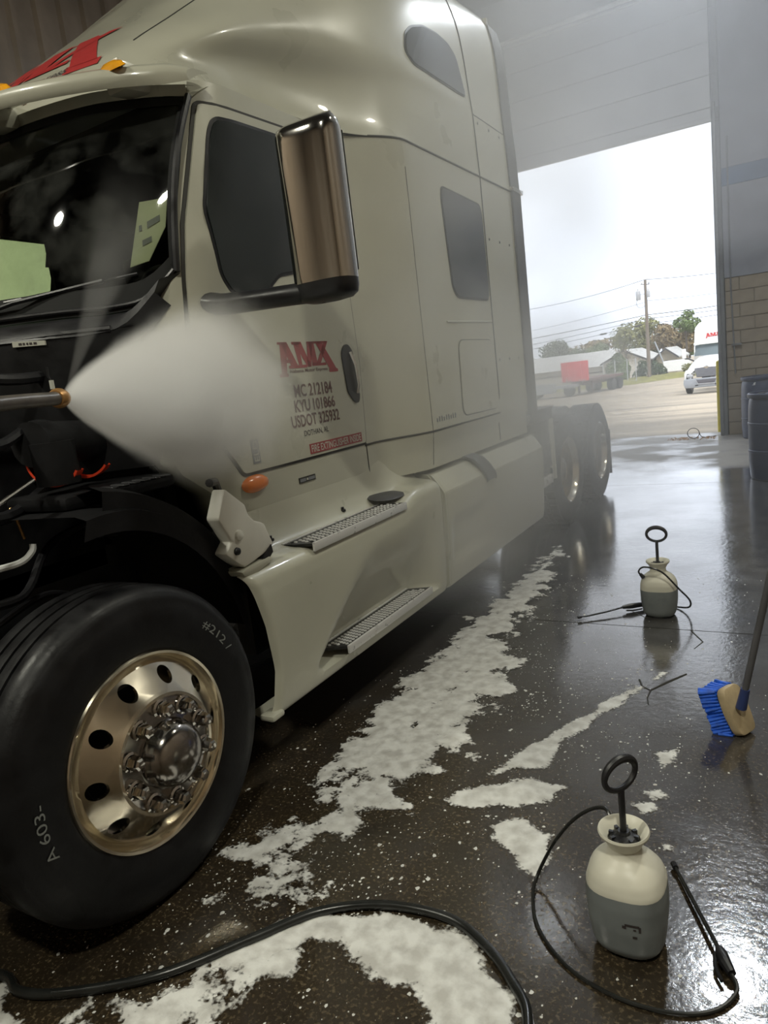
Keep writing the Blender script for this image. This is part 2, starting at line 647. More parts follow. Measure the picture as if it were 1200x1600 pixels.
def patch(name, poly, sx, off, thick, mt, parent, step=0.08, smooth=40, hole=None):
    """panel cut to a (Y,Z) outline, bent onto the body side sx(y,z) and given thickness along X"""
    bm = bmesh.new()
    vs = [bm.verts.new((0, a, b)) for a, b in poly]
    if hole:
        hv = [bm.verts.new((0, a, b)) for a, b in hole]
        ee = [bm.edges.new((L_[i - 1], L_[i])) for L_ in (vs, hv) for i in range(len(L_))]
        bmesh.ops.triangle_fill(bm, use_beauty=True, edges=ee)
    else:
        bm.faces.new(vs)
    ys = [p[0] for p in poly]
    zs = [p[1] for p in poly]
    y = min(ys) + step
    while y < max(ys):
        bmesh.ops.bisect_plane(bm, geom=bm.verts[:] + bm.edges[:] + bm.faces[:], plane_co=(0, y, 0), plane_no=(0, 1, 0))
        y += step
    z = min(zs) + step
    while z < max(zs):
        bmesh.ops.bisect_plane(bm, geom=bm.verts[:] + bm.edges[:] + bm.faces[:], plane_co=(0, 0, z), plane_no=(0, 0, 1))
        z += step
    for v in bm.verts:
        v.co.x = sx(v.co.y, v.co.z) + off - thick
    r = bmesh.ops.extrude_face_region(bm, geom=bm.faces[:])
    for g in r['geom']:
        if isinstance(g, bmesh.types.BMVert):
            g.co.x += thick
    bmesh.ops.recalc_face_normals(bm, faces=bm.faces)
    me = bpy.data.meshes.new(name)
    bm.to_mesh(me)
    bm.free()
    me.polygons.foreach_set('use_smooth', [True] * len(me.polygons))
    me.set_sharp_from_angle(angle=math.radians(smooth))
    return link_mesh(name, me, mt, parent)


def grid_mesh(name, rows, mt, parent=None, smooth=50, close_u=False):
    """rows: list of equally long lists of points"""
    n = len(rows[0])
    v = [p for r in rows for p in r]
    f = []
    for i in range(len(rows) - 1):
        for k in range(n - (0 if close_u else 1)):
            q = (k + 1) % n
            f.append((i * n + k, i * n + q, (i + 1) * n + q, (i + 1) * n + k))
    mb = MB()
    mb.add(v, f)
    return mb.build(name, mt, parent, smooth=smooth)


def text_geo(s, bold=0.0):
    cu = bpy.data.curves.new('txt', 'FONT')
    cu.body = s
    cu.size = 1
    cu.offset = bold
    cu.resolution_u = 3
    to = bpy.data.objects.new('txt', cu)
    me = bpy.data.meshes.new_from_object(to)
    v = [tuple(x.co) for x in me.vertices]
    f = [tuple(p.vertices) for p in me.polygons]
    bpy.data.objects.remove(to)
    bpy.data.curves.remove(cu)
    bpy.data.meshes.remove(me)
    x0, x1 = min(p[0] for p in v), max(p[0] for p in v)
    y0, y1 = min(p[1] for p in v), max(p[1] for p in v)
    v = [((p[0] - x0) / (x1 - x0), (p[1] - y0) / (y1 - y0)) for p in v]
    return v, f


def decal(name, geo, place, mt, parent):
    """flat lettering: 2D geometry in the unit square mapped to 3D by place(u, v)"""
    mb = MB()
    mb.add([place(u, w) for u, w in geo[0]], geo[1])
    return mb.build(name, mt, parent, smooth=0, merge=False)


AMX_Q = [
    [(.15, .3), (.6, .3), (.95, 3.3), (.35, 3.3)], [(-.05, 0), (.7, 0), (.7, .32), (-.05, .32)],
    [(1.05, 1.0), (1.65, 1.0), (.95, 3.3), (.4, 3.3)], [(.45, 1.3), (1.2, 1.3), (1.2, 1.62), (.45, 1.62)],
    [(.15, 3.08), (.95, 3.08), (.95, 3.3), (.15, 3.3)], [(.85, .75), (2.45, .75), (2.45, 1.04), (.85, 1.04)],
    [(1.75, 1.0), (2.05, 1.0), (1.95, 3.3), (1.5, 3.3)], [(1.35, 3.05), (2.1, 3.05), (2.1, 3.3), (1.35, 3.3)],
    [(1.55, 3.3), (2.2, 3.3), (2.85, .8), (2.5, .8)], [(2.5, .8), (2.85, .8), (3.25, 3.3), (2.75, 3.3)],
    [(3.0, 1.0), (3.5, 1.0), (3.35, 3.3), (2.85, 3.3)], [(2.95, .85), (4.3, .85), (4.3, 1.12), (2.95, 1.12)],
    [(2.7, 3.08), (4.65, 3.08), (4.65, 3.3), (2.7, 3.3)], [(3.5, 3.3), (4.1, 3.3), (5.3, .35), (4.6, .35)],
    [(4.5, .1), (5.4, .1), (5.4, .42), (4.5, .42)], [(3.35, 1.0), (3.75, 1.0), (4.75, 3.3), (4.4, 3.3)]]


def amx_geo(sub=1, part=slice(None)):
    v, f = [], []
    for q in AMX_Q[part]:
        a, b, c, d = q
        for i in range(sub):
            k = len(v)
            t0, t1 = i / sub, (i + 1) / sub

            def lerp(p, r, t):
                return (p[0] + (r[0] - p[0]) * t, p[1] + (r[1] - p[1]) * t)
            for p in (lerp(a, d, t0), lerp(b, c, t0), lerp(b, c, t1), lerp(a, d, t1)):
                v.append(((p[0] + .05) / 5.45, p[1] / 3.3))
            f.append((k, k + 1, k + 2, k + 3))
    return v, f


def copy_tree(o, parent=None, M=None):
    c = o.copy()
    COL.objects.link(c)
    if parent is not None:
        c.parent = parent
    if M is not None:
        c.matrix_basis = M @ o.matrix_basis
    for ch in o.children:
        copy_tree(ch, c)
    return c


XA = Matrix(((0, 0, 1, 0), (1, 0, 0, 0), (0, 1, 0, 0), (0, 0, 0, 1)))   # local Z -> world X, x->Y, y->Z

# ================================================================== SETTING
YD = 12.45        # end wall with the big door
CZ = 7.3
JX = 0.67


def struct(o):
    o['kind'] = 'structure'
    return o


floor = struct(MB().box(-5, 6.5, -7, YD + .45, -0.25, -0.012).build('floor', 'seam'))
for y0, y1 in ((-7, -.6), (-.592, 3.868), (3.876, 8.25), (8.258, YD - .01), (YD, YD + .45)):
    for x0, x1 in ((-5, -1.254), (-1.246, 6.5)):
        MB().box(x0, x1, y0, y1, -0.03, 0.0).build('concrete_slab', 'wet_concrete', floor, smooth=0)
for pts in ([(1.05, 3.20), (1.075, 3.13), (1.115, 3.10), (1.17, 3.20), (1.24, 3.31)], [(1.115, 3.10), (1.115, 3.02), (1.13, 2.96)],
            [(.84, 4.12), (.93, 4.03), (.98, 4.05)], [(1.20, 3.86), (1.27, 3.72), (1.24, 3.62)]):
    MB().tube([(a, b, -.001) for a, b in pts], [.0045 + .002 * math.sin(9 * a + 7 * b) for a, b in pts], 6).build('floor_crack', 'seam', floor)
ceil = struct(MB().box(-5, 6.5, -7, YD + .3, CZ, CZ + .1).build('ceiling', 'ceiling_paint'))
for y in np.arange(-6, 12, 1.5):
    MB().box(-5, 6.5, y, y + .08, CZ - .2, CZ).build('purlin', 'steel_grey', ceil, smooth=0)

# far side wall: ribbed metal sheets
wl = struct(MB().box(-5.15, -5.02, -7, YD + .3, 0, CZ).build('wall_left', 'seam'))
sheet = None
for i in range(21):
    y = -7 + i * .93
    if sheet is None:
        prof = [(0, 0), (.05, 0), (.08, .04), (.13, .04), (.16, 0), (.36, 0), (.39, .04), (.44, .04), (.47, 0),
                (.67, 0), (.70, .04), (.75, .04), (.78, 0), (.93, 0)]
        mb = MB()
        rows = [[(-5.0 + d, -7 + u, z) for u, d in prof] for z in (0, CZ)]
        k = len(prof)
        mb.add(rows[0] + rows[1], [(j, j + 1, k + j + 1, k + j) for j in range(k - 1)])
        sheet = mb.build('ribbed_sheet', 'corrugated', wl, smooth=0)
    else:
        c = sheet.copy()
        COL.objects.link(c)
        c.location.y = i * .93
# translucent daylight panel in that wall
MB().box(-4.99, -4.955, 3.9, 6.0, 2.35, 3.7).build('daylight_panel', 'skylight_panel', wl)
struct(MB().box(6.5, 6.6, -7, YD + .3, 0, CZ).build('wall_right', 'corrugated'))
wf = struct(MB().box(-5, 6.5, -7.1, -7.0, 0, CZ).build('wall_front', 'corrugated'))
for x in np.arange(-4.8, 6.4, .31):
    MB().box(x, x + .1, -7.0, -6.96, 0, CZ).build('sheet_rib', 'corrugated', wf, smooth=0)

# end wall round the door opening
we = struct(MB().box(JX + .12, 6.5, YD + .02, YD + .25, 0, CZ).build('wall_back', 'mortar'))
MB().box(-5, -3.7, YD, YD + .25, 0, CZ).build('wall_panel', 'wall_paint', we, smooth=0)
MB().box(JX + .115, 6.5, YD - .02, YD + .02, 2.4, 3.72).build('painted_panel', 'wall_paint', we, smooth=0)
MB().box(JX + .115, 6.5, YD - .03, YD + .02, 3.725, 3.97).build('painted_band', 'wall_blue', we, smooth=0)
MB().box(JX + .115, 6.5, YD - .02, YD + .02, 3.975, CZ).build('painted_panel', 'wall_paint', we, smooth=0)
blk = {}
for r in range(12):
    x = JX + .12 - (.2 if r % 2 else 0)
    while x < 5.2:
        x0, x1 = max(x, JX + .12), x + .39
        key = round(x1 - x0, 2)
        if key not in blk:
            blk[key] = MB().box(0, x1 - x0, 0, .03, 0, .19).mesh('block', bevel=.004, seg=1, smooth=0)
            blk[key].materials.append(MATS['concrete_block'])
        b = bpy.data.objects.new('block', blk[key])
        COL.objects.link(b)
        b.location = (x0, YD - .005 + random.uniform(-.002, .002), r * .2 + .004)
        adopt(b, we)
        x += .4
# door header: stacked panels of the raised door, bottom bar and conduit
hd = struct(MB().box(-5, JX + .12, YD + .06, YD + .25, 4.72, CZ).build('wall_header', 'seam'))
for i in range(4):
    z0 = 4.86 + i * .44
    MB().box(-5, JX + .1, YD + .0, YD + .06, z0, z0 + .433).build('door_panel', 'header_panel', hd, bevel=.006, seg=1, smooth=0)
MB().box(-5, JX + .1, YD + .02, YD + .06, 6.625, CZ).build('upper_panel', 'wall_paint', hd, smooth=0)
MB().box(-3.7, JX, YD - .03, YD + .06, 4.665, 4.72).box(-3.7, JX, YD + .0, YD + .06, 4.72, 4.85).build('bottom_bar', 'header_panel', hd, bevel=.004, smooth=0)
jm = MB().box(JX, JX + .11, YD - .05, YD + .25, 0, CZ).box(JX + .02, JX + .06, YD - .09, YD - .05, 0, 4.9)
struct(jm.build('trim_1', 'steel_grey', bevel=.006, seg=1))
struct(MB().box(-3.8, -3.7, YD - .05, YD + .25, 0, CZ).build('trim_2', 'steel_grey', bevel=.006, seg=1))
cd = tag(MB().tube([(-4.9, YD - .06, 6.63), (JX, YD - .06, 6.63)], .035, 12).tube([(-4.9, YD - .04, 6.55), (JX, YD - .04, 6.55)], .014, 8)
         .build('conduit_pipe', 'pipe_white'), 'pale pipe running along the wall high above the open door', 'pipe')
cp = tag(MB().tube([(JX + .2, YD - .045, 4.4), (JX + .2, YD - .045, 2.3), (JX + .235, YD - .045, .95)], .012, 8)
         .box(JX + .19, JX + .33, YD - .06, YD - .03, 1.38, 1.41)
         .build('door_chain_rod', 'steel_grey'), 'thin vertical rod on the block wall beside the door jamb', 'rod')

# yard outside, falling away from the door
GZ = [(YD + .45, -.01), (16, -.07), (25, -.5), (43, -1.33), (60, -1.72), (75, -1.75), (95, -2.2), (130, -2.5), (260, -3)]


def gz(y):
    for (a, za), (b, zb) in zip(GZ, GZ[1:]):
        if y <= b:
            t = (y - a) / (b - a)
            return za + (zb - za) * t
    return GZ[-1][1]


ys = [YD + .45 + .8 * i for i in range(20)] + [29 + 2.5 * i for i in range(30)] + [110, 140, 200, 260]
rows = [[(x, y, gz(y) + .03 * noise.noise((x * .3, y * .3, 0))) for x in np.linspace(-70 - y * .2, 45 + y * .2, 60)] for y in ys]
yard = tag(grid_mesh('yard_ground', rows, 'yard_gravel'), None, None, None, 'structure')
MB().box(-30, 20, YD + .45, YD + .48, -.3, -.005).build('apron_edge', 'seam', yard, smooth=0)

# high-bay lamps
for i, (x, y, w, lc) in enumerate(LAMPS):
    lab = ['round high-bay lamp under the roof in front of the bay on the open side',
           'round high-bay lamp under the roof ahead of the far ribbed wall',
           'round high-bay lamp under the roof above the two pump sprayers',
           'small high-bay lamp under the roof towards the open door'][i]
    root = empty('high_bay_lamp', (x, y, LAMP_Z), lab, 'lamp', 'high-bay lamps')
    MB().lathe([(.06, .28), (.1, .2), (.24, .02), (.25, 0), (.235, 0), (.09, .19)], Matrix.Translation((x, y, LAMP_Z)), 24).build('shade', 'galv', root)
    MB().lathe([(0, .02), (.2, .02), (.2, .03), (0, .03)], Matrix.Translation((x, y, LAMP_Z)), 24).build('lens', 'lens_glow', root)
    MB().tube([(x, y, LAMP_Z + .27), (x, y, CZ)], .012, 8).build('stem', 'steel_grey', root)
    l = bpy.data.lights.new('lamp_light', 'AREA')
    l.shape = 'DISK'
    l.size = .45
    l.energy = w
    l.color = lc
    lo = bpy.data.objects.new('lamp_light', l)
    COL.objects.link(lo)
    lo.location = (x, y, LAMP_Z - .01)
    adopt(lo, root)

# ================================================================== SEMI TRUCK (side facing the camera near X=0, front towards -Y)
CX = -1.25
truck = empty('semi_truck', (CX, 3.9, 0), 'white sleeper semi truck with raised hood parked in the wash bay', 'truck')


def side_x(y, z):
    t = smooth01((y - 3.22) / .42)
    cab = -.235 - .04 * max(0, z - 1.25) / 1.45
    # cab corner rounds in towards the windshield pillar
    yf = front_y(z)
    cab -= .05 * max(0, 1 - (y - yf) / .16) ** 2
    slp = -.08
    if z < 1.16:
        slp -= .02
    return cab * (1 - t) + slp * t


FY = [(.9, 2.12), (1.15, 2.03), (1.27, 1.86), (1.6, 1.86), (1.9, 1.99), (2.0, 2.03), (2.66, 2.27), (3, 2.4)]


def front_y(z):
    if z <= FY[0][0]:
        return FY[0][1]
    for (a, ya), (b, yb) in zip(FY, FY[1:]):
        if z <= b:
            return ya + (yb - ya) * (z - a) / (b - a)
    return FY[-1][1]


def mirror(p):
    return (2 * CX - p[0], p[1], p[2])


PWIN = [(2.34, 1.93), (2.5, 1.92), (2.62, 2.0), (2.97, 2.02), (2.97, 2.58), (2.44, 2.585), (2.33, 2.5)]


def in_poly(poly, a, b):
    r = False
    for i in range(len(poly)):
        (x0, y0), (x1, y1) = poly[i - 1], poly[i]
        if (y0 > b) != (y1 > b) and a < (x1 - x0) * (b - y0) / (y1 - y0) + x0:
            r = not r
    return r


# --- cab and sleeper side shells
zs = np.linspace(.98, 2.735, 40)
TT = np.linspace(0, 1, 75)
rows = [[(side_x(front_y(z) + (5.3 - front_y(z)) * t, z), front_y(z) + (5.3 - front_y(z)) * t, z) for t in TT] for z in zs]
grid_mesh('body_side', rows, 'paint', truck)
mb = MB()
n = len(TT)
mb.v = [mirror(p) for r in rows for p in r]
for i in range(len(rows) - 1):
    for k in range(n - 1):
        c = rows[i][k]
        if not (2.36 < c[1] < 2.93 and 1.97 < c[2] < 2.55):
            mb.f.append((i * n + k, i * n + k + 1, (i + 1) * n + k + 1, (i + 1) * n + k))
mb.build('body_side', 'paint', truck)
# inner lining of the far side with its window opening, and dark cabin lining
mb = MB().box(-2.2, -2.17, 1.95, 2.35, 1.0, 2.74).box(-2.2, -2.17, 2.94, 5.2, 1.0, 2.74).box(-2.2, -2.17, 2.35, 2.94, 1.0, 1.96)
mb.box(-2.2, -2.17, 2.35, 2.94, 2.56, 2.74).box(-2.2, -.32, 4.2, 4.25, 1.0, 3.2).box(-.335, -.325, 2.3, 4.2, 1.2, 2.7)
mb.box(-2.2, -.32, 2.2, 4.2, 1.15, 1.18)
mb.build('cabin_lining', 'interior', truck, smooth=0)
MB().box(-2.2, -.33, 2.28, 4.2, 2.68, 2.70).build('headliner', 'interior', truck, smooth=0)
patch('passenger_window', [(2.33, 1.94), (2.96, 1.94), (2.96, 2.58), (2.33, 2.58)], lambda y, z: -2.215, 0, .005, 'windshield_glass', truck)
# dash, wheel, seats
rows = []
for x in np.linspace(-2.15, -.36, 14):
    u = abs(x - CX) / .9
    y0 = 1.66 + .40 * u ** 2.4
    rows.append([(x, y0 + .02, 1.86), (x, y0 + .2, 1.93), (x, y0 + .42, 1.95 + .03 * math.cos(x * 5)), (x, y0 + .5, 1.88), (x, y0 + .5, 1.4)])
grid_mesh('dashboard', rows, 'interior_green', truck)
sw = MB()
Ms = Matrix.Translation((-.72, 2.55, 1.98)) @ Matrix.Rotation(math.radians(-35), 4, 'X')
sw.tube([Ms @ Vector((.22 * math.cos(a), .22 * math.sin(a), 0)) for a in np.linspace(0, 2 * math.pi, 33)[:-1]], .014, 8, closed=True)
sw.tube([Ms @ Vector((-.22, 0, 0)), Ms @ Vector((.22, 0, 0))], .012, 8).tube([Ms @ Vector((0, 0, 0)), Ms @ Vector((0, 0, -.4))], .03, 8)
sw.build('steering_wheel', 'interior', truck)
for x in (-.75, -1.75):
    MB().box(x - .25, x + .25, 2.75, 3.2, 1.5, 1.65).box(x - .24, x + .24, 3.15, 3.3, 1.6, 2.25).box(x - .13, x + .13, 3.2, 3.28, 2.25, 2.42).build('seat', 'interior', truck, bevel=.04)
# cab floor, sleeper back wall
MB().box(-2.35, -.15, 5.28, 5.31, 1.0, 3.9).build('sleeper_back', 'paint', truck, smooth=0)
MB().box(-2.2, -.31, 2.0, 5.3, .93, 1.0).build('cab_floor', 'black_metal', truck, smooth=0)

# --- roof fairing
SEC = [
    [(-.30, 2.28, 2.66), (-.36, 2.24, 2.668), (-.43, 2.19, 2.675), (-.52, 2.15, 2.685), (-.65, 2.10, 2.695), (-.82, 2.07, 2.70), (-1.0, 2.055, 2.705), (-1.25, 2.05, 2.71)],
    [(-.285, 2.40, 2.725), (-.37, 2.36, 2.76), (-.45, 2.33, 2.82), (-.53, 2.30, 2.885), (-.66, 2.26, 2.92), (-.83, 2.24, 2.935), (-1.0, 2.23, 2.94), (-1.25, 2.22, 2.945)],
    [(-.280, 2.62, 2.73), (-.385, 2.62, 2.79), (-.435, 2.62, 2.92), (-.40, 2.62, 3.03), (-.52, 2.62, 3.13), (-.75, 2.62, 3.215), (-1.0, 2.62, 3.25), (-1.25, 2.62, 3.26)],
    [(-.275, 2.95, 2.735), (-.38, 2.95, 2.80), (-.43, 2.95, 2.97), (-.35, 2.95, 3.13), (-.46, 2.95, 3.30), (-.7, 2.95, 3.46), (-1.0, 2.95, 3.51), (-1.25, 2.95, 3.53)],
    [(-.25, 3.25, 2.735), (-.32, 3.25, 2.83), (-.345, 3.25, 2.99), (-.275, 3.25, 3.17), (-.37, 3.25, 3.43), (-.62, 3.25, 3.67), (-.95, 3.25, 3.75), (-1.25, 3.25, 3.77)],
    [(-.105, 3.6, 2.735), (-.14, 3.6, 2.85), (-.165, 3.6, 3.02), (-.155, 3.6, 3.18), (-.25, 3.6, 3.52), (-.5, 3.6, 3.85), (-.9, 3.6, 3.94), (-1.25, 3.6, 3.96)],
    [(-.08, 4.0, 2.735), (-.085, 4.0, 2.88), (-.095, 4.0, 3.05), (-.10, 4.0, 3.19), (-.18, 4.0, 3.62), (-.4, 4.0, 3.92), (-.85, 4.0, 4.02), (-1.25, 4.0, 4.04)],
    [(-.08, 4.7, 2.735), (-.085, 4.7, 2.88), (-.09, 4.7, 3.05), (-.10, 4.7, 3.2), (-.16, 4.7, 3.7), (-.34, 4.7, 3.98), (-.85, 4.7, 4.08), (-1.25, 4.7, 4.1)],
    [(-.08, 5.3, 2.735), (-.085, 5.3, 2.88), (-.09, 5.3, 3.05), (-.10, 5.3, 3.2), (-.13, 5.3, 3.75), (-.27, 5.3, 3.96), (-.85, 5.3, 4.06), (-1.25, 5.3, 4.08)],
]
A = [catmull(s, 40) for s in SEC]
cols = [catmull([A[i][k] for i in range(len(A))], 90) for k in range(40)]
half = [[tuple(cols[k][j]) for k in range(40)] for j in range(90)]
full = [r + [mirror(p) for p in r[-2::-1]] for r in half]
roof = grid_mesh('roof_fairing', full, 'paint', truck, smooth=60)
bvh = BVHTree.FromPolygons([tuple(v.co) for v in roof.data.vertices], [tuple(p.vertices) for p in roof.data.polygons])
roofw = Matrix.Identity(4)


def roof_x(y, z):
    h = bvh.ray_cast(Vector((1, y, z)), Vector((-1, 0, 0)))
    return h[0].x if h[0] is not None else -.1


def roof_z(x, y):
    h = bvh.ray_cast(Vector((x, y, 6)), Vector((0, 0, -1)))
    return h[0] if h[0] is not None else Vector((x, y, 3))


# --- seams
def seam(pts, r=.004, name='panel_seam', mt='seam'):
    return MB().tube(pts, r, 6).build(name, mt, truck)


seam([(side_x(y, 2.735) + .001, y, 2.735) for y in np.linspace(3.16, 5.3, 40)], .006)
seam([(side_x(4.705, z) + .001, 4.705, z) for z in np.linspace(1.0, 2.73, 12)] + [(roof_x(4.705, z) + .001, 4.705, z) for z in np.linspace(2.75, 3.9, 16)], .0045)
seam([(roof_x(y, 3.12) + .001, y, 3.12) for y in np.linspace(4.72, 5.29, 6)], .003)
seam([(side_x(y, 1.19) + .001, y, 1.19) for y in np.linspace(3.12, 4.69, 30)], .006)
seam([(side_x(y, 1.80) + .001, y, 1.80 + .01 * (y - 4)) for y in np.linspace(3.95, 4.69, 10)], .006, 'body_crease', 'paint')
seam([(side_x(3.62, z) + .0002, 3.62, z) for z in np.linspace(1.0, 2.6, 10)], .0014)
seam([(side_x(3.13, z) + .001, 3.13, z) for z in np.linspace(1.0, 1.2, 4)], .003)
for z in (1.55, 2.35, 3.08):
    for y in (4.78, 4.98, 5.18):
        MB().lathe([(0, .004), (.008, .003), (.009, 0)], Matrix.Translation(((roof_x(y, z) if z > 2.74 else side_x(y, z)), y, z)) @ XA, 10).build('screw', 'grating', truck)
# roof front crease
seam([roof_z(-.62 + .03 * t, 2.35 + 1.3 * t) + Vector((0, 0, .001)) for t in np.linspace(0, 1, 24)], .003)

# --- extender behind the sleeper
MB().prism([(-.085, 5.3), (-.065, 5.3), (-.065, 5.49), (-.085, 5.49)], 1.1, 2.75, 'z').build('side_extender', 'grey_plastic', truck, bevel=.005, seg=1)
mb = MB()
zz = np.linspace(2.75, 3.86, 12)
mb.add([(roof_x(5.29, z) + d, y, z) for z in zz for d, y in ((-.02, 5.29), (.012, 5.29), (.012, 5.48), (-.02, 5.48))],
       [(4 * i + k, 4 * i + (k + 1) % 4, 4 * i + 4 + (k + 1) % 4, 4 * i + 4 + k) for i in range(11) for k in range(4)] + [(3, 2, 1, 0), (44, 45, 46, 47)])
mb.build('side_extender', 'grey_plastic', truck)
MB().box(-.09, -.05, 5.27, 5.51, 2.735, 2.765).build('extender_bracket', 'chrome', truck, bevel=.006)

# --- door
DOOR = [(2.165, 1.205), (3.12, 1.205), (3.165, 1.6), (3.17, 2.60), (3.12, 2.665), (2.30, 2.64), (2.12, 2.17), (2.06, 1.95), (1.98, 1.6), (1.99, 1.45), (2.05, 1.37)]
DOORR = round_poly(DOOR, .018)
WIN = [(2.35, 2.585), (2.46, 2.595), (2.98, 2.61), (3.03, 2.55), (3.0, 2.06), (2.72, 2.035), (2.6, 2.015), (2.5, 1.945), (2.44, 1.928), (2.285, 1.92), (2.235, 1.985), (2.215, 2.23), (2.315, 2.525)]
WINR = round_poly(WIN, .03)
patch('door_gap', inset_poly(DOORR, -.013), side_x, .003, .004, 'seam', truck)
door = patch('driver_door', DOORR, side_x, .009, .012, 'paint', truck)
wseal = patch('window_seal', inset_poly(WINR, -.014), side_x, .012, .004, 'black_plastic', door)
win = patch('side_window', WINR, side_x, .015, .004, 'tinted_glass', door)
# handle: dark oval recess with chrome pull
HND = [(3.0, 1.66), (3.03, 1.70), (3.07, 1.705), (3.105, 1.67), (3.115, 1.44), (3.095, 1.41), (3.06, 1.415), (3.01, 1.47)]
hh = patch('door_handle', round_poly(HND, .02), side_x, .016, .008, 'black_plastic', door)
MB().tube([(side_x(3.07, 1.66) + .018, 3.075, 1.665), (side_x(3.07, 1.6) + .032, 3.085, 1.60), (side_x(3.07, 1.5) + .032, 3.09, 1.50), (side_x(3.07, 1.45) + .018, 3.09, 1.46)], .009, 8).build('pull_bar', 'chrome', hh)


def on_door(y0, y1, z0, z1, off=.0105, sl=0.0):
    return lambda u, w: (side_x(y0 + (y1 - y0) * u, z0 + (z1 - z0) * w) + off, y0 + (y1 - y0) * u + .0 * w, z0 + (z1 - z0) * w)


decal('lettering', amx_geo(), on_door(2.49, 2.955, 1.572, 1.722), 'red_faded', door)
decal('lettering', text_geo('Alabama Motor Express', .01), on_door(2.565, 2.865, 1.582, 1.602), 'brown_vinyl', door)
decal('lettering', text_geo('MC 212184', .02), on_door(2.575, 2.878, 1.478, 1.535), 'brown_vinyl', door)
decal('lettering', text_geo('KYU', .02), on_door(2.56, 2.68, 1.412, 1.466), 'brown_vinyl', door)
decal('lettering', text_geo('101866', .02), on_door(2.705, 2.885, 1.412, 1.466), 'brown_vinyl', door)
decal('lettering', text_geo('USDOT 325932', .02), on_door(2.52, 2.905, 1.345, 1.40), 'brown_vinyl', door)
decal('lettering', text_geo('DOTHAN, AL', .01), on_door(2.60, 2.795, 1.298, 1.327), 'dark_vinyl', door)
st = patch('fire_sticker', [(2.625, 1.216), (3.08, 1.216), (3.08, 1.262), (2.625, 1.262)], side_x, .011, .002, 'red_faded', door)
decal('lettering', text_geo('FIRE EXTINGUISHER INSIDE', .015), on_door(2.635, 3.07, 1.222, 1.256, .0115), 'label_pale', st)
st = patch('vertical_sticker', [(2.225, 1.235), (2.272, 1.235), (2.272, 1.335), (2.225, 1.335)], side_x, .011, .002, 'label_grey', door)
g = text_geo('ELD', .01)
decal('lettering', g, lambda u, w: (side_x(2.25, 1.28) + .0125, 2.264 - .03 * w, 1.243 + .085 * u), 'label_pale', st)
# marker lamp and small badge on the sill under the door
sg = MB()
sg.lathe([(0, .03), (.035, .028), (.06, .018), (.072, 0)], Matrix.Translation((-.236, 2.225, 1.155)) @ XA @ Matrix.Diagonal((1.15, .52, 1, 1)), 24)
sg.build('side_marker_lamp', 'amber', truck)
bd = patch('badge', [(2.52, 1.098), (2.645, 1.098), (2.645, 1.123), (2.52, 1.123)], side_x, .004, .004, 'seam', truck)
for y0, y1 in ((2.526, 2.57), (2.59, 2.64)):
    patch('badge_mark', [(y0, 1.103), (y1, 1.103), (y1, 1.117), (y0, 1.117)], side_x, .0045, .002, 'label_grey', bd)
MB().lathe([(0, .006), (.006, .006), (.006, .003)], Matrix.Translation((-.235, 2.58, 1.11)) @ XA, 10).build('badge_stud', 'label_pale', bd)

# --- sleeper windows and hatch
SW = round_poly([(4.06, 2.565), (4.64, 2.545), (4.665, 2.49), (4.67, 2.0), (4.645, 1.952), (4.15, 1.952), (4.09, 2.0), (4.045, 2.5)], .05)
patch('sleeper_window_seal', inset_poly(SW, -.012), side_x, .004, .006, 'black_plastic', truck)
patch('sleeper_window', SW, side_x, .008, .006, 'tinted_glass_blue', truck)
VW = round_poly([(3.97, 3.40), (4.13, 3.455), (4.33, 3.475), (4.47, 3.465), (4.56, 3.42), (4.62, 3.21), (4.5, 3.20), (4.13, 3.19), (3.91, 3.195), (3.85, 3.24), (3.89, 3.34)], .03)
patch('roof_window_seal', inset_poly(VW, -.012), roof_x, .004, .008, 'black_plastic', truck, step=.05)
patch('roof_window', VW, roof_x, .008, .008, 'tinted_glass_blue', truck, step=.05)
BD = round_poly([(4.09, 1.69), (4.66, 1.685), (4.665, 1.23), (4.06, 1.235)], .07, 6)
patch('hatch_gap', inset_poly(BD, -.006), side_x, .002, .004, 'seam', truck)
patch('luggage_hatch', BD, side_x, .006, .006, 'paint', truck)
for i in range(9):
    y = 3.68 + i * .032
    MB().box(-.081, -.078, y, y + .012, 1.235, 1.235 + (.03 if i % 3 else .022)).build('faded_letter', 'label_grey', truck, smooth=0)

# --- windshield (glass curved round the cab front)
WT = [(-.30, 2.265, 2.655), (-.40, 2.19, 2.66), (-.52, 2.135, 2.668), (-.65, 2.09, 2.675), (-.82, 2.06, 2.68), (-1.0, 2.045, 2.685), (-1.25, 2.04, 2.69)]
WB = [(-.29, 2.04, 1.99), (-.36, 1.94, 1.885), (-.46, 1.85, 1.862), (-.6, 1.76, 1.865), (-.8, 1.69, 1.87), (-1.0, 1.65, 1.875), (-1.25, 1.63, 1.88)]
wt, wb = catmull(WT, 24), catmull(WB, 24)


def wpt(u, w, out=0.0):
    """windshield point, u 0 at near pillar .. 1 at centre .. 2 at far pillar; w 0 bottom .. 1 top"""
    m = u > 1
    uu = 2 - u if m else u
    t = uu * 23
    k = min(int(t), 22)
    a = wb[k].lerp(wb[k + 1], t - k)
    b = wt[k].lerp(wt[k + 1], t - k)
    p = a.lerp(b, w) + Vector((.0, -.035 * math.sin(math.pi * w), .02 * math.sin(math.pi * w)))
    p += Vector((.25 * (1 - uu), -1, .5)).normalized() * out
    return mirror(p) if m else tuple(p)


US = np.linspace(0, 2, 48)
ws = grid_mesh('windshield', [[wpt(u, w) for u in US] for w in np.linspace(0, 1, 14)], 'windshield_glass', truck)
# black frit border
fr = MB()


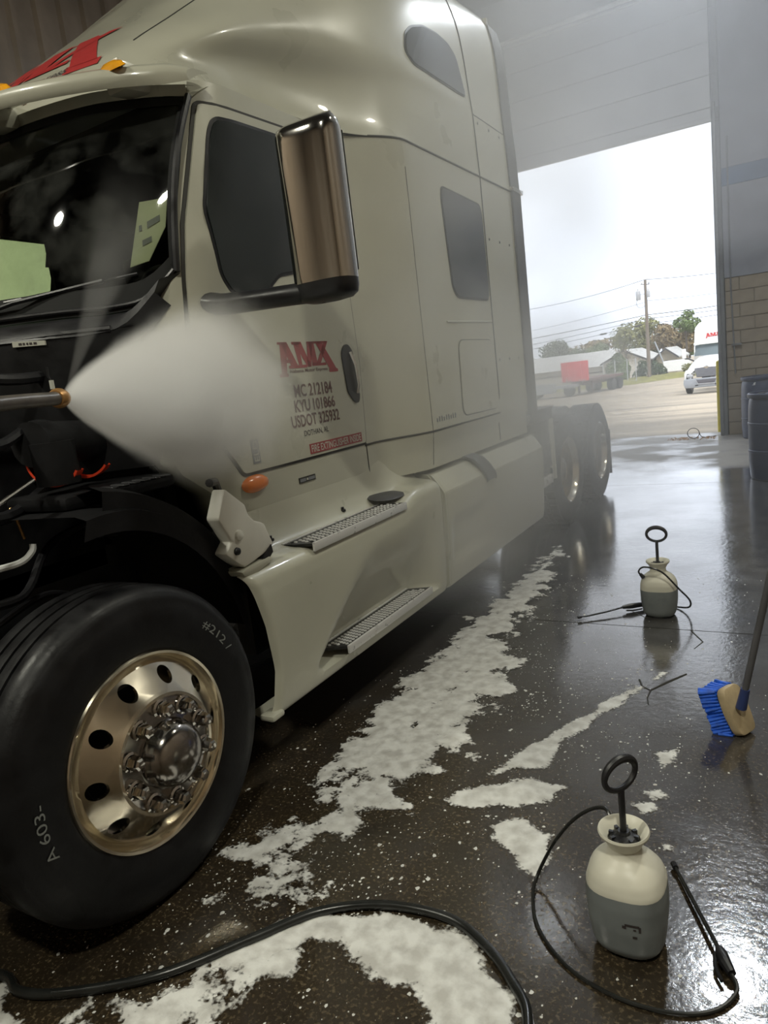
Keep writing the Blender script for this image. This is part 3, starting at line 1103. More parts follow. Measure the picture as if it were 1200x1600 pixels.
def band(fn, m):
    k = len(fr.v)
    fr.v += [q for t in np.linspace(0, 1, m) for q in (fn(t, 0), fn(t, 1))]
    fr.f += [(k + 2 * i, k + 2 * i + 1, k + 2 * i + 3, k + 2 * i + 2) for i in range(m - 1)]


band(lambda t, s: wpt(2 * t, (1.0 if s else .945), .004), 48)
band(lambda t, s: wpt(2 * t, (.11 if s else 0.0), .004), 48)
band(lambda t, s: wpt((.05 if s else 0.0), t, .004), 14)
band(lambda t, s: wpt(2 - (.05 if s else 0.0), t, .004), 14)
fr.build('glass_border', 'interior', ws)
# chrome-edged lower seal
MB().tube([wpt(u, .02, .012) for u in np.linspace(.02, 1.98, 60)], .009, 8).build('lower_seal', 'black_plastic', ws)
# pillar trims
MB().tube([wpt(0.0, w, .006) for w in np.linspace(0, 1, 14)], .014, 8).build('pillar_seal', 'black_plastic', ws)
# permit sheet behind the near corner of the glass
PM = [(.20, .47), (.065, .43), (.075, .29), (.16, .19), (.25, .19)]
mb = MB()
mb.add([wpt(u, w, -.012) for u, w in PM] + [wpt(u, w, -.014) for u, w in PM], [(0, 1, 2, 3, 4), (9, 8, 7, 6, 5)])
pm = mb.build('permit_sheet', 'permit', ws, smooth=0)
for (u0, u1, w0, w1) in ((.10, .16, .335, .365), (.185, .20, .335, .36), (.14, .185, .265, .29)):
    mb = MB()
    mb.add([wpt(u0, w0, -.010), wpt(u1, w0, -.010), wpt(u1, w1, -.010), wpt(u0, w1, -.010)], [(0, 1, 2, 3)])
    mb.build('permit_print', 'label_grey', pm, smooth=0)
# header strip above the glass
rows = [[tuple(Vector(wpt(u, 1.0, .006)) + Vector((0, 0, 0))) for u in US], [tuple(Vector(wpt(u, 1.0, .02)) + Vector((0, .0, .03))) for u in US],
        [tuple(Vector(wpt(u, 1.0, .0)) + Vector((0, .04, .05))) for u in US]]
grid_mesh('windshield_header', rows, 'paint', truck)
# wipers
for u0, u1 in ((.95, .35), (1.6, 1.0)):
    MB().tube([wpt(u0, .0, .03), wpt((u0 + u1) / 2, .07, .03), wpt(u1, .13, .016)], .008, 6).tube([wpt(u1 + .35, .09, .012), wpt(u1 - .15, .135, .012)], .006, 6).build('wiper', 'black_plastic', truck)

# --- sun visor wing above the glass
VP = [(-.235, 2.18, 2.705), (-.30, 2.09, 2.695), (-.42, 1.99, 2.69), (-.6, 1.90, 2.69), (-.8, 1.84, 2.695), (-1.0, 1.81, 2.70), (-1.25, 1.80, 2.705)]
vp = catmull(VP, 30)
vp = vp + [Vector(mirror(p)) for p in vp[-2::-1]]
rows = []
for i, p in enumerate(vp):
    e = min(i, len(vp) - 1 - i) / 29
    s = min(1, .55 + e * 3.2) if e < .15 else 1
    lx = .0
    sec = [(0.0, -.045), (-.02, -.02), (-.01, .012), (.05, .042), (.12, .05), (.19, .052), (.2, .045), (.12, .025), (.06, -.01)]
    rows.append([(p.x, p.y + a * s + (1 - s) * .06, p.z + b * s) for a, b in sec])
visor = grid_mesh('sun_visor', rows, 'paint', truck, close_u=True, smooth=60)
for i in (0, len(rows) - 1):
    mb = MB()
    mb.add(rows[i], [tuple(range(9))])
    mb.build('visor_end', 'paint', visor, smooth=0)
for x, y in ((-.45, 2.05), (-1.05, 1.90), (-1.45, 1.90), (-2.05, 2.05)):
    MB().prism([(y, 2.655), (y + .12, 2.67), (y + .2, 2.76), (y - .02, 2.76)], x - .05, x + .05, 'x').build('visor_bracket', 'paint', visor, bevel=.012)
for x in (-.43, -.85, -1.25, -1.65, -2.07):
    k = min(range(len(vp)), key=lambda j: abs(vp[j].x - x))
    Mx = Matrix.Translation(vp[k] + Vector((0, .045, .030))) @ Matrix.Rotation(math.radians(28), 4, 'X') @ Matrix.Rotation(math.radians(-20 if x > CX else 20), 4, 'Z')
    MB().lathe([(0, .028), (.04, .026), (.075, .016), (.088, 0)], Mx @ Matrix.Diagonal((1, .42, 1, 1)), 24).build('marker_lamp', 'amber_bright', visor)

# --- roof lettering (sits on the sloping face above the visor)
ROY, RDY = 2.31, .46


def on_roof(x0, x1, y0, y1, sh=0.0):
    def f(u, w):
        x = x0 + (x1 - x0) * u
        y = y0 + (y1 - y0) * w - .05 * max(0, 1 - ((x + 1.25) / .56) ** 2)
        return tuple(roof_z(x, y) + Vector((0, -.003, .003)))
    return f


for part_ in (slice(0, 6), slice(6, 13), slice(13, 16)):
    decal('lettering', amx_geo(5, part_), on_roof(-1.81, -.69, 2.195, 2.53), 'red_vinyl', roof)
decal('lettering', text_geo('Alabama Motor Express', .01), on_roof(-1.62, -.86, 2.20, 2.245), 'dark_vinyl', roof)
for i_, ch_ in enumerate('104'):
    decal('lettering', text_geo(ch_, .02), on_roof(-1.36 + .12 * i_, -1.27 + .12 * i_, 2.155, 2.195), 'red_vinyl', roof)

# --- mirror
mr = MB()
my = 2.36
prof = []
for i, z in enumerate(np.linspace(1.90, 2.475, 24)):
    t = (z - 1.90) / .575
    e = 1.0
    if t > .9:
        e = math.sqrt(max(0.03, 1 - ((t - .9) / .1) ** 2))
    cx_ = .153 - .0 * t
    hw = .128 * (.82 + .18 * e)
    dp = .075 * e
    ring = []
    for k in range(28):
        a = 2 * math.pi * k / 28
        ca, sa = math.cos(a), math.sin(a)
        ring.append((cx_ + hw * math.copysign(abs(ca) ** .55, ca), my + dp * math.copysign(abs(sa) ** .75, sa) - .0, z))
    prof.append(ring)
mirror_o = grid_mesh('mirror_shell', prof + [[(.153, my, 2.476)] * 28], 'chrome', truck, close_u=True, smooth=60)
mr = []
for z, e in ((1.90, 1.0), (1.875, 1.0), (1.85, .96), (1.835, .82), (1.828, .5), (1.827, .1)):
    mr.append([(.153 - (1 - e) * .03 + .127 * e * math.copysign(abs(math.cos(a)) ** .55, math.cos(a)), my + .074 * e * math.copysign(abs(math.sin(a)) ** .75, math.sin(a)), z)
               for a in np.linspace(0, 2 * math.pi, 29)[:-1]])
grid_mesh('mirror_base', mr, 'black_plastic', mirror_o, close_u=True, smooth=60)
MB().box(.045, .26, my + .066, my + .078, 1.93, 2.43).build('mirror_glass', 'tinted_glass', mirror_o, bevel=.01)
arm = [(-.245, 2.17, 1.875), (-.2, 2.19, 1.868), (-.08, 2.25, 1.868), (.04, 2.33, 1.872), (.12, 2.36, 1.868)]
ar = MB()
pts = catmull(arm, 16)
rows = []
for i, p in enumerate(pts):
    t = i / 15
    hy, hz = .085 - .045 * t, .043 - .004 * math.sin(math.pi * t)
    rows.append([(p.x, p.y + hy * math.cos(a), p.z + hz * math.sin(a)) for a in np.linspace(0, 2 * math.pi, 15)[:-1]])
grid_mesh('mirror_arm', rows, 'black_plastic', mirror_o, close_u=True, smooth=60)

# --- cowl, firewall and cab front corner
rows = []
for u in np.linspace(0, 2, 40):
    p = Vector(wpt(u, 0, .0))
    rows.append([tuple(p + Vector((0, .02, .0))), tuple(p + Vector((0, -.02, -.005))), tuple(p + Vector((0, -.10, -.03))), tuple(p + Vector((0, -.13, -.075))), tuple(p + Vector((0, -.06, -.12)))])
grid_mesh('cowl_tray', rows, 'black_plastic', truck)
MB().tube([(x, 1.52 + .3 * (abs(x - CX) / .9) ** 2.4, 1.80) for x in np.linspace(-2.1, -.4, 30)], .014, 8).build('cowl_edge', 'black_plastic', truck)
MB().box(-2.2, -.50, 1.98, 2.04, .95, 1.90).build('firewall', 'engine_black', truck, smooth=0)
# painted cab corner between pillar and firewall
rows = []
for z in np.linspace(1.0, 1.99, 14):
    yf = front_y(z)
    x0 = side_x(yf, z)
    rows.append([(x0, yf, z), (x0 - .03, yf - .012, z), (x0 - .09, yf + .0, z), (x0 - .16, yf + .03, z), (x0 - .22, yf + .10, z)])
grid_mesh('cab_corner', rows, 'paint', truck)
rows = [[mirror(p) for p in r] for r in rows]
grid_mesh('cab_corner', rows, 'paint', truck)
MB().prism([(2.0, 1.74), (1.98, 1.84), (2.02, 1.86), (2.04, 1.75)], -.36, -.29, 'x').build('corner_cover', 'paint', truck, bevel=.008)
MB().box(-.305, -.285, 2.0, 2.025, 1.70, 1.86).build('hood_latch_strip', 'paint', truck, bevel=.006)

# --- side fairings
PF1 = [(-.16, .30), (-.075, .283), (-.045, .31), (-.032, .45), (-.018, .72), (-.018, .80), (-.026, .845), (-.06, .872), (-.12, .882), (-.17, .90), (-.215, .965), (-.235, 1.05)]
PF2 = [(-.16, .30), (-.075, .283), (-.045, .31), (-.032, .45), (-.016, .70), (-.014, .82), (-.016, .845), (-.024, .86), (-.078, .938), (-.088, .948), (-.10, .952), (-.19, .962), (-.205, .985), (-.215, 1.09)]
ARCH = [(.28, 1.905), (.33, 1.935), (.467, 1.962), (.656, 1.935), (.80, 1.89), (.87, 1.862), (.9, 2.0), (1.1, 2.1)]


def arch_y(z):
    if z <= ARCH[0][0]:
        return ARCH[0][1]
    for (a, ya), (b, yb) in zip(ARCH, ARCH[1:]):
        if z <= b:
            return ya + (yb - ya) * (z - a) / (b - a)
    return ARCH[-1][1]


def fairing(name, prof, y0f, y1, dent):
    P = catmull([(a, 0, b) for a, b in prof], 84)
    rows = []
    for p in P:
        row = []
        ya = y0f(p.z)
        for t in np.linspace(0, 1, 92):
            y = ya + (y1 - ya) * t
            d, bz = dent(y, p.z)
            if p.x < -.07 or p.z > .86:
                d = 0
            e = max(0, 1 - min((y - ya), (y1 - y)) / .03)
            row.append((p.x - d - .02 * e * e, y, p.z + bz))
        rows.append(row)
    return grid_mesh(name, rows, 'paint', truck, smooth=60)


def dent1(y, z):
    # pocket for the lower step: flat-bottomed teardrop that fades out upwards
    a = smooth01((y - 2.20 - 1.3 * max(0, z - .38)) / .16) * smooth01((3.46 - y) / .22)
    b = smooth01((z - .335) / .02) * (1 - smooth01((z - .37) / .42))
    r = .055 * smooth01((y - 3.02) / .3) * smooth01((z - .6) / .28)
    return .115 * a * b, r


def dent2(y, z):
    a = smooth01((y - 3.60) / .06) * smooth01((4.4 - y) / .5)
    return .018 * a * smooth01((z - .40) / .05) * (1 - smooth01((z - .66) / .02)), 0


f1 = fairing('step_fairing', PF1, arch_y, 3.525, dent1)
f2 = fairing('tank_fairing', PF2, lambda z: 3.54, 5.40, dent2)
for o in (f1, f2):
    me = o.data.copy()
    for v in me.vertices:
        v.co.x = 2 * CX - v.co.x
    me.flip_normals()
    link_mesh(o.name.split('.')[0], me, None, truck)
# fairing end caps and inner backing
MB().box(-.22, -.075, 5.36, 5.385, .30, .95).build('fairing_end', 'paint', truck, smooth=0)
MB().box(-.34, -.26, 2.1, 5.3, .45, .95).build('fairing_backing', 'black_metal', truck, smooth=0)
MB().prism([(-.25, .3)] + PF2[1:] + [(-.25, 1.09)], 3.545, 3.56, 'y').build('fairing_end', 'paint', truck, smooth=0)
MB().box(-.25, -.19, 3.50, 3.54, .3, .86).build('fairing_joint', 'seam', truck, smooth=0)
# front foot of the fairing at the wheel arch
MB().box(-.10, -.03, 1.885, 1.96, .285, .31).build('fairing_foot', 'paint', f1, bevel=.01)


def step_plate(z, y0, y1, xi, xo, cut, rows_n, cols_n):
    root = MB().prism([(xi, y0 + .0), (xi, y1 - .02), (xo, y1 + .03), (xo, y0 + cut)], z - .012, z, 'z').build('step_plate', 'grating', truck, smooth=0)
    MB().prism([(xo, y0 + cut), (xo, y1 + .03), (xo + .012, y1 + .03), (xo + .012, y0 + cut)], z - .035, z + .004, 'z').build('step_lip', 'step_alloy', root, bevel=.004)
    MB().prism([(xi - .008, y0), (xi - .008, y1 - .02), (xi + .004, y1 - .02), (xi + .004, y0)], z - .012, z + .004, 'z').build('step_rear_edge', 'step_alloy', root, smooth=0)
    th = MB()
    for i in range(cols_n):
        for j in range(rows_n):
            x = xi + .022 + (xo - xi - .03) * (j + .5) / rows_n
            y = y0 + cut * (x - xi) / (xo - xi) + .035 + (y1 - y0 - cut - .03) * (i + (.5 if j % 2 else 0)) / cols_n
            th.lathe([(.0085, 0), (.007, .004), (.0045, .005), (.004, .001)], Matrix.Translation((x, y, z)), 8)
    tag(th.build('grip_teeth', 'step_alloy', root), kind='stuff')
    for x, y in ((xi + .02, y0 + .04), (xo - .02, y0 + cut + .03), (xi + .025, y1 - .04)):
        MB().lathe([(0, .004), (.007, .003), (.008, 0)], Matrix.Translation((x, y, z)), 8).build('step_bolt', 'black_metal', root)
    return root


step_plate(.89, 2.24, 3.06, -.15, -.024, .03, 4, 24)
step_plate(.385, 2.355, 3.235, -.14, -.022, .06, 5, 30)
# pad and studs on the ledge
MB().lathe([(0, .008), (.085, .007), (.1, .0)], Matrix.Translation((-.155, 3.14, .922)) @ Matrix.Rotation(math.radians(10), 4, 'Y') @ Matrix.Diagonal((.85, 1.5, 1, 1)), 28).build('fuel_cap', 'dark_cap', truck)
for x, y in ((-.185, 2.21), (-.19, 2.77)):
    MB().lathe([(.0, .022), (.007, .022), (.007, .012), (.014, .01), (.015, 0)], Matrix.Translation((x, y, .915)), 10).build('ledge_stud', 'black_plastic', truck)
# strap over the tank fairing
rows = []
for x, z in ((-.24, 1.10), (-.21, 1.03), (-.16, .985), (-.10, .968), (-.06, .94), (-.028, .885), (-.006, .82), (-.004, .79)):
    s = (x + .24) / .24
    rows.append([(x, 3.86 + .30 * s, z), (x + .01, 3.865 + .30 * s, z + .014), (x + .01, 4.005 + .31 * s, z + .014), (x, 4.01 + .31 * s, z)])
grid_mesh('fairing_strap', rows, 'grey_plastic', truck, smooth=40)

# --- white hood-hinge bracket in front of the fairing, with bolts
BK = [(1.855, 1.201), (1.947, 1.124), (1.956, 1.085), (1.986, 1.054), (2.037, 1.032), (2.074, .939), (2.002, .916), (1.897, .896), (1.858, .925), (1.807, .97), (1.849, 1.006), (1.798, 1.1)]
bk = MB().prism(BK, -.12, -.055, 'x').build('splash_bracket', 'white_plastic', truck, bevel=.01)
for y, z, r, mt_ in ((1.885, 1.022, .018, 'white_plastic'), (1.862, .968, .013, 'black_metal')):
    MB().lathe([(0, .014), (r * .5, .013), (r, .009), (r * 1.15, 0)], Matrix.Translation((-.055, y, z)) @ XA, 14).build('bolt', mt_, bk)
MB().prism([(1.99, .905), (2.05, .945), (2.055, .915), (2.02, .89)], -.10, -.05, 'x').build('drain_slot', 'black_plastic', bk, smooth=0)
MB().prism([(1.86, .89), (1.90, .895), (2.03, .905), (2.05, .885), (1.95, .862), (1.875, .866)], -.14, -.045, 'x').build('bracket_foot', 'paint', bk, bevel=.008)
MB().tube([(-.17, 1.90, 1.215), (-.2, 1.96, 1.21), (-.23, 2.0, 1.17)], .016, 8).build('cable_clip', 'black_plastic', truck)

# --- inner wheel-arch liner (black) above the tyre
WC = (1.317, .495)
rows = []
for a in np.linspace(math.radians(12), math.radians(90), 18):
    rr = .66 + .04 * math.sin(a * 2)
    y, z = WC[0] + rr * math.cos(a) * .93, WC[1] + rr * math.sin(a) * 1.08
    rows.append([(-.62, y, z), (-.30, y, z + .01), (-.16, y + .0, z + .012), (-.115, y + .005, z), (-.11, y - .02, z - .06)])
grid_mesh('arch_liner', rows, 'liner_black', truck)
rows = []
for a in np.linspace(math.radians(25), math.radians(82), 14):
    y, z = WC[0] + .72 * math.cos(a), WC[1] + .76 * math.sin(a)
    rows.append([(-.30, y, z + .04), (-.20, y, z + .045), (-.145, y, z + .03), (-.14, y - .02, z - .05)])
grid_mesh('splash_guard', rows, 'liner_black', truck)
MB().box(-.6, -.28, 1.38, 1.85, 1.22, 1.27).build('liner_shelf', 'liner_black', truck, bevel=.02)
for i in range(6):
    y = 1.50 + i * .045
    MB().box(-.27, -.20, y, y + .03, 1.268, 1.278).build('liner_rib', 'black_plastic', truck, bevel=.004, seg=1)

# --- engine bay
MB().box(-1.75, -.78, .62, 1.92, .85, 1.45).box(-1.6, -.95, .55, 1.9, 1.45, 1.66).build('engine_block', 'engine_black', truck, bevel=.05)
MB().box(-1.9, -.6, .25, .4, .55, 1.75).build('radiator', 'engine_black', truck, bevel=.03)
for x in (-.82, -1.68):
    MB().box(x - .04, x + .04, .1, 8.35, .72, .98).build('frame_rail', 'black_metal', truck, bevel=.01)
MB().tube([(-.62, 1.86, 1.05), (-.62, 1.86, 1.62)], .13, 18).build('air_canister', 'engine_black', truck)
MB().tube([(-.45, 1.42, 1.44), (-.55, 1.75, 1.42), (-.8, 1.85, 1.30)], .075, 14).build('intake_hose', 'engine_black', truck)


def ring_band(c, r, w, mt_, tilt=0.0, arc=(0, 360)):
    M = Matrix.Translation(c) @ Matrix.Rotation(math.radians(tilt), 4, 'Z') @ Matrix.Rotation(math.radians(90), 4, 'X')
    MB().lathe([(r, -w), (r + .008, -w), (r + .008, w), (r, w)], M, 28, math.radians(arc[0]), math.radians(arc[1])).build('hose_band', mt_, truck)


ring_band((-.42, 1.475, 1.385), .085, .022, 'orange_hose', 25, (150, 330))
ring_band((-.46, 1.62, 1.40), .095, .018, 'orange_hose', 25, (170, 320))
MB().tube([(-.42, 1.475, 1.30), (-.42, 1.475, 1.44)], .07, 14).build('filter_housing', 'engine_black', truck)
for pts, r, mt_ in (
        ([(-.5, 1.20, 1.07), (-.46, 1.30, 1.075), (-.45, 1.345, 1.10), (-.45, 1.355, 1.125)], .011, 'pipe_white'),
        ([(-.55, 1.36, 1.22), (-.55, 1.37, 1.24), (-.56, 1.385, 1.21), (-.56, 1.40, 1.13)], .005, 'brass'),
        ([(-.35, 1.10, 1.24), (-.35, 1.34, 1.335)], .007, 'chrome'),
        ([(-.3, 1.0, 1.5), (-.45, 1.3, 1.45), (-.5, 1.5, 1.5), (-.5, 1.7, 1.42)], .018, 'black_plastic'),
        ([(-.35, 1.0, 1.02), (-.4, 1.25, .98), (-.5, 1.45, 1.1), (-.5, 1.7, 1.15)], .014, 'black_plastic'),
        ([(-.45, .9, 1.3), (-.5, 1.3, 1.22), (-.6, 1.6, 1.28), (-.6, 1.8, 1.1)], .022, 'black_plastic'),
        ([(-.4, 1.15, .92), (-.45, 1.35, .95), (-.5, 1.5, .9)], .012, 'black_plastic'),
        ([(-.6, 1.1, 1.72), (-.6, 1.5, 1.66), (-.7, 1.9, 1.7)], .02, 'black_plastic')):
    MB().tube(catmull(pts, 24), r, 8).build('engine_hose', mt_, truck)
# black cowl front panel under the glass with its small printed plate
rows = []
for u in np.linspace(.12, 1.88, 40):
    p = Vector(wpt(u, 0, .0))
    rows.append([(p.x, p.y - .125, z) for z in (1.80, 1.7, 1.5)] + [(p.x, p.y - .09, 1.3)])
grid_mesh('cowl_panel', rows, 'engine_black', truck)
pl = MB()
pl.add([(-.69, 1.590, 1.776), (-.58, 1.640, 1.770), (-.58, 1.640, 1.786), (-.69, 1.590, 1.795),
        (-.69, 1.596, 1.776), (-.58, 1.646, 1.770), (-.58, 1.646, 1.786), (-.69, 1.596, 1.795)],
       [(0, 1, 2, 3), (7, 6, 5, 4), (0, 4, 5, 1), (1, 5, 6, 2), (2, 6, 7, 3), (3, 7, 4, 0)])
plo = pl.build('data_plate', 'label_pale', truck, smooth=0)
for t0, t1 in ((.2, .3), (.33, .4), (.44, .5), (.53, .62), (.66, .76)):
    a, b = Vector((-.69, 1.589, 1.781)), Vector((-.58, 1.639, 1.774))
    mb = MB()
    p0, p1 = a.lerp(b, t0), a.lerp(b, t1)
    mb.add([p0, p1, p1 + Vector((0, 0, .008)), p0 + Vector((0, 0, .008))], [(0, 1, 2, 3)])
    mb.build('plate_print', 'dark_vinyl', plo, smooth=0)
MB().box(-.545, -.535, 1.60, 1.612, 1.615, 1.645).build('wire_tag', 'label_pale', truck, smooth=0)
MB().tube([(-.54, 1.60, 1.69), (-.545, 1.602, 1.66), (-.54, 1.606, 1.64)], .004, 6).build('tag_wire', 'black_plastic', truck)

# --- wheels


def tyre_prof(w, lug=False):
    # radius, height (height along axle, 0 = outer side, negative = inboard)
    p = [(.292, -.012), (.300, -.004), (.315, .004), (.345, .010), (.40, .012), (.43, .008), (.452, -.002), (.462, -.003), (.470, -.010), (.474, -.012), (.484, -.020), (.492, -.032)]
    if not lug:
        x = -.05
        q = []
        for i in range(4):
            a = -.042 - i * (w - .084) / 4
            b = -.042 - (i + 1) * (w - .084) / 4
            q += [(.4985, a - .004), (.5, (a + b) / 2), (.4985, b + .008)]
            if i < 3:
                q += [(.486, b + .006), (.486, b - .002)]
        p += q
    else:
        p += [(.488, -.04), (.488, -w + .04)]
    p += [(.492, -w + .032), (.47, -w + .012), (.43, -w - .004), (.36, -w - .006), (.30, -w + .01), (.292, -w + .02)]
    return p


def disc_with_holes(mb, M, r0, h0, r1, h1, rh, hr, n=10, seg=20):
    """conical annulus from (r0,h0) to (r1,h1) pierced by n round holes at radius rh"""
    for s in range(n):
        ac = 2 * math.pi * s / n
        da = math.pi / n
        inner, outer = [], []
        for k in range(seg):
            t = 2 * math.pi * k / seg
            c, q = math.cos(t), math.sin(t)
            r = rh + hr * c
            a = ac + hr * q / rh
            inner.append((r, a))
            # boundary of the sector in the same direction
            lr = ((r1 - rh) if c > 0 else (rh - r0)) / max(1e-6, abs(c))
            la = da * rh / max(1e-6, abs(q))
            L_ = min(lr, la)
            outer.append((rh + L_ * c, ac + L_ * q / rh))
        for cr in ((r0, -da), (r0, da), (r1, -da), (r1, da)):
            k = min(range(seg), key=lambda j: abs(outer[j][0] - cr[0]) / (r1 - r0) + abs(outer[j][1] - ac - cr[1]) / da)
            outer[k] = (cr[0], ac + cr[1])

        def P(r, a, dz=0):
            t = (r - r0) / (r1 - r0)
            return (r * math.cos(a), r * math.sin(a), h0 + (h1 - h0) * t + dz)
        v = [P(*x) for x in inner] + [P(*x) for x in outer] + [P(x[0], x[1], -.014) for x in inner]
        f = []
        for k in range(seg):
            j = (k + 1) % seg
            f.append((k, j, seg + j, seg + k))
            f.append((k, 2 * seg + k, 2 * seg + j, j))
        mb.add(v, f, M)


def lug_mesh():
    mb = MB()
    mb.lathe([(0, .056), (.012, .055), (.018, .050), (.0205, .036), (.022, .014)], Matrix.Identity(4), 6)
    mb.lathe([(.022, .014), (.029, .011), (.030, 0)], Matrix.Identity(4), 16)
    return mb.mesh('lug_nut', smooth=30)


LUG = lug_mesh()
LUG.materials.append(MATS['chrome'])


def steer_wheel(x, y, flip=False):
    M = Matrix.Translation((x, y, WC[1])) @ (Matrix.Rotation(math.pi, 4, 'Z') if flip else Matrix.Identity(4)) @ XA
    mb = MB()
    mb.lathe([(.288, -.03), (.300, -.014), (.302, -.002), (.298, .004), (.290, .002), (.284, -.008), (.276, -.03), (.268, -.022), (.262, -.006)], M, 72)
    disc_with_holes(mb, M, .188, .052, .262, -.006, .228, .026)
    mb.lathe([(.188, .052), (.180, .058), (.170, .058), (.166, .050), (.162, .050), (.10, .056), (.085, .06)], M, 72)
    mb.lathe([(.27, -.03), (.255, -.09), (.25, -.22), (.29, -.25)], M, 48)
    rim = mb.build('wheel', 'wheel_alloy', truck, smooth=30)
    MB().lathe(tyre_prof(.28), M, 96).build('tyre', 'rubber', rim, smooth=50)
    MB().lathe([(0, -.09), (.19, -.09), (.2, -.07)], M, 32).build('brake_drum', 'engine_black', rim)
    MB().lathe([(.104, .052), (.104, .066), (.099, .074), (.096, .088), (.088, .108), (.070, .122), (.045, .130), (.020, .133), (0, .134)], M, 40).build('hub_cap', 'chrome_dark_reflection', rim)
    MB().lathe([(.1665, .0512), (.160, .0525), (.1, .058)], M, 60).build('hub_face_reflection', 'chrome_dark_reflection', rim)  # ring over the mounting face, its dark reflection painted as darker metal
    for k in range(10):
        a = 2 * math.pi * (k + .5) / 10
        o = bpy.data.objects.new('lug_nut', LUG)
        COL.objects.link(o)
        o.matrix_basis = M @ Matrix.Translation((.1425 * math.cos(a), .1425 * math.sin(a), .05))
        adopt(o, rim)
    return rim, M


rim, MW = steer_wheel(-.002, WC[0])
# chalk marks on the sidewall, written along the tread
tyre = [c for c in rim.children if c.name.startswith('tyre')][0]


def chalk(txt, ang, span, r, flip, hgt):
    g = text_geo(txt)

    def pl(u, w):
        a = math.radians(ang) + (span * (.5 - u)) / r
        rr = r + hgt * (w - .5)
        q = MW @ Vector((rr * math.cos(a), rr * math.sin(a), .0145))
        return tuple(q)

    def pl2(u, w):
        a = math.radians(ang) + (span * (u - .5)) / r
        rr = r - hgt * (w - .5)
        return tuple(MW @ Vector((rr * math.cos(a), rr * math.sin(a), .0145)))
    decal('chalk_writing', g, pl2 if flip else pl, 'chalk', tyre)


chalk('#212 /', 38, .16, .405, False, .03)
chalk('A 603-', 184, .17, .395, False, .03)
steer_wheel(2 * CX + .002, WC[0], True)
MB().tube([(-2.3, WC[0], WC[1]), (-.2, WC[0], WC[1])], .06, 12).build('front_axle', 'black_metal', truck)


def drive_wheels(y, tag_=''):
    for flip, x in ((False, -.10), (True, 2 * CX + .10)):
        M = Matrix.Translation((x, y, .5)) @ (Matrix.Rotation(math.pi, 4, 'Z') if flip else Matrix.Identity(4)) @ XA
        mb = MB()
        mb.lathe([(.288, -.02), (.300, -.010), (.302, 0), (.296, .004), (.286, -.004), (.276, -.03), (.262, -.05), (.258, -.15)], M, 56)
        disc_with_holes(mb, M, .168, -.165, .258, -.150, .214, .026)
        mb.lathe([(.168, -.165), (.10, -.165)], M, 40)
        mb.lathe([(.26, -.15), (.26, -.26), (.29, -.28)], M, 40)
        r_ = mb.build('wheel', 'wheel_alloy', truck, smooth=30)
        for off, nm in ((0, 'tyre'), (-.34, 'inner_tyre')):
            t = MB()
            Mo = M @ Matrix.Translation((0, 0, off))
            t.lathe(tyre_prof(.27, True), Mo, 80)
            for k in range(44):
                a = 2 * math.pi * k / 44
                Mk = Mo @ Matrix.Rotation(a, 4, 'Z')
                for j, (h0, h1) in enumerate(((-.018, -.085), (-.095, -.130), (-.140, -.175), (-.185, -.252))):
                    Mj = Mk @ Matrix.Rotation((.5 if j % 2 else 0) * 2 * math.pi / 44, 4, 'Z')
                    t.box(.484, .503, -.024, .024, h1, h0, Mj)
            t.build(nm, 'rubber', r_, smooth=40)
        MB().lathe([(.115, -.165), (.115, -.07), (.10, -.055), (.06, -.05), (0, -.05)], M, 32).build('hub_cap', 'chrome', r_)
        if not flip:
            for k in range(10):
                a = 2 * math.pi * (k + .5) / 10
                o = bpy.data.objects.new('lug_nut', LUG)
                COL.objects.link(o)
                o.matrix_basis = M @ Matrix.Translation((.1425 * math.cos(a), .1425 * math.sin(a), -.165))
                adopt(o, r_)
    MB().tube([(-2.1, y, .5), (-.4, y, .5)], .09, 12).build('drive_axle', 'black_metal', truck)


drive_wheels(6.42)
drive_wheels(7.63)
# --- chassis behind the sleeper
dk = MB().prism([(5.42, 1.10), (5.98, 1.10), (5.98, 1.125), (5.42, 1.125)], -.55, -.09, 'x').build('deck_plate', 'grey_plastic', truck, bevel=.006)
MB().prism([(5.46, 1.02), (5.52, 1.10), (5.98, 1.10), (5.98, 1.02)], -.14, -.10, 'x').build('deck_edge', 'grey_plastic', truck, bevel=.006)
MB().prism([(5.44, .55), (5.44, 1.02), (5.94, 1.02), (5.94, .9), (5.9, .55)], -.5, -.12, 'x').build('battery_box', 'steel_grey', truck, bevel=.02)
MB().box(-.5, -.09, 5.935, 5.965, .5, 1.02).build('box_side_plate', 'white_plastic', truck, bevel=.006)
MB().box(-.45, -.11, 5.62, 5.92, .47, .55).build('step_bar', 'step_alloy', truck, bevel=.01)
MB().box(-.118, -.11, 5.55, 5.9, .62, .8).build('box_lid', 'grey_plastic', truck, bevel=.004)
MB().box(-.75, -.12, 8.19, 8.21, .16, .66).build('mud_flap', 'rubber', truck, smooth=0)
MB().box(-2.38, -1.75, 8.19, 8.21, .16, .66).build('mud_flap', 'rubber', truck, smooth=0)
MB().tube([(-.15, 8.18, .66), (-.85, 8.18, .80)], .02, 8).build('flap_hanger', 'black_metal', truck)
MB().lathe([(0, 0), (.45, 0), (.46, .02), (.44, .05), (0, .06)], Matrix.Translation((CX, 6.9, 1.05)), 40).build('fifth_wheel', 'black_metal', truck)
MB().box(-1.7, -.8, 6.5, 7.3, .96, 1.05).build('fifth_wheel_mount', 'black_metal', truck, smooth=0)
MB().box(-1.9, -.6, 2.0, 5.3, .5, .95).build('underbody', 'engine_black', truck, smooth=0)

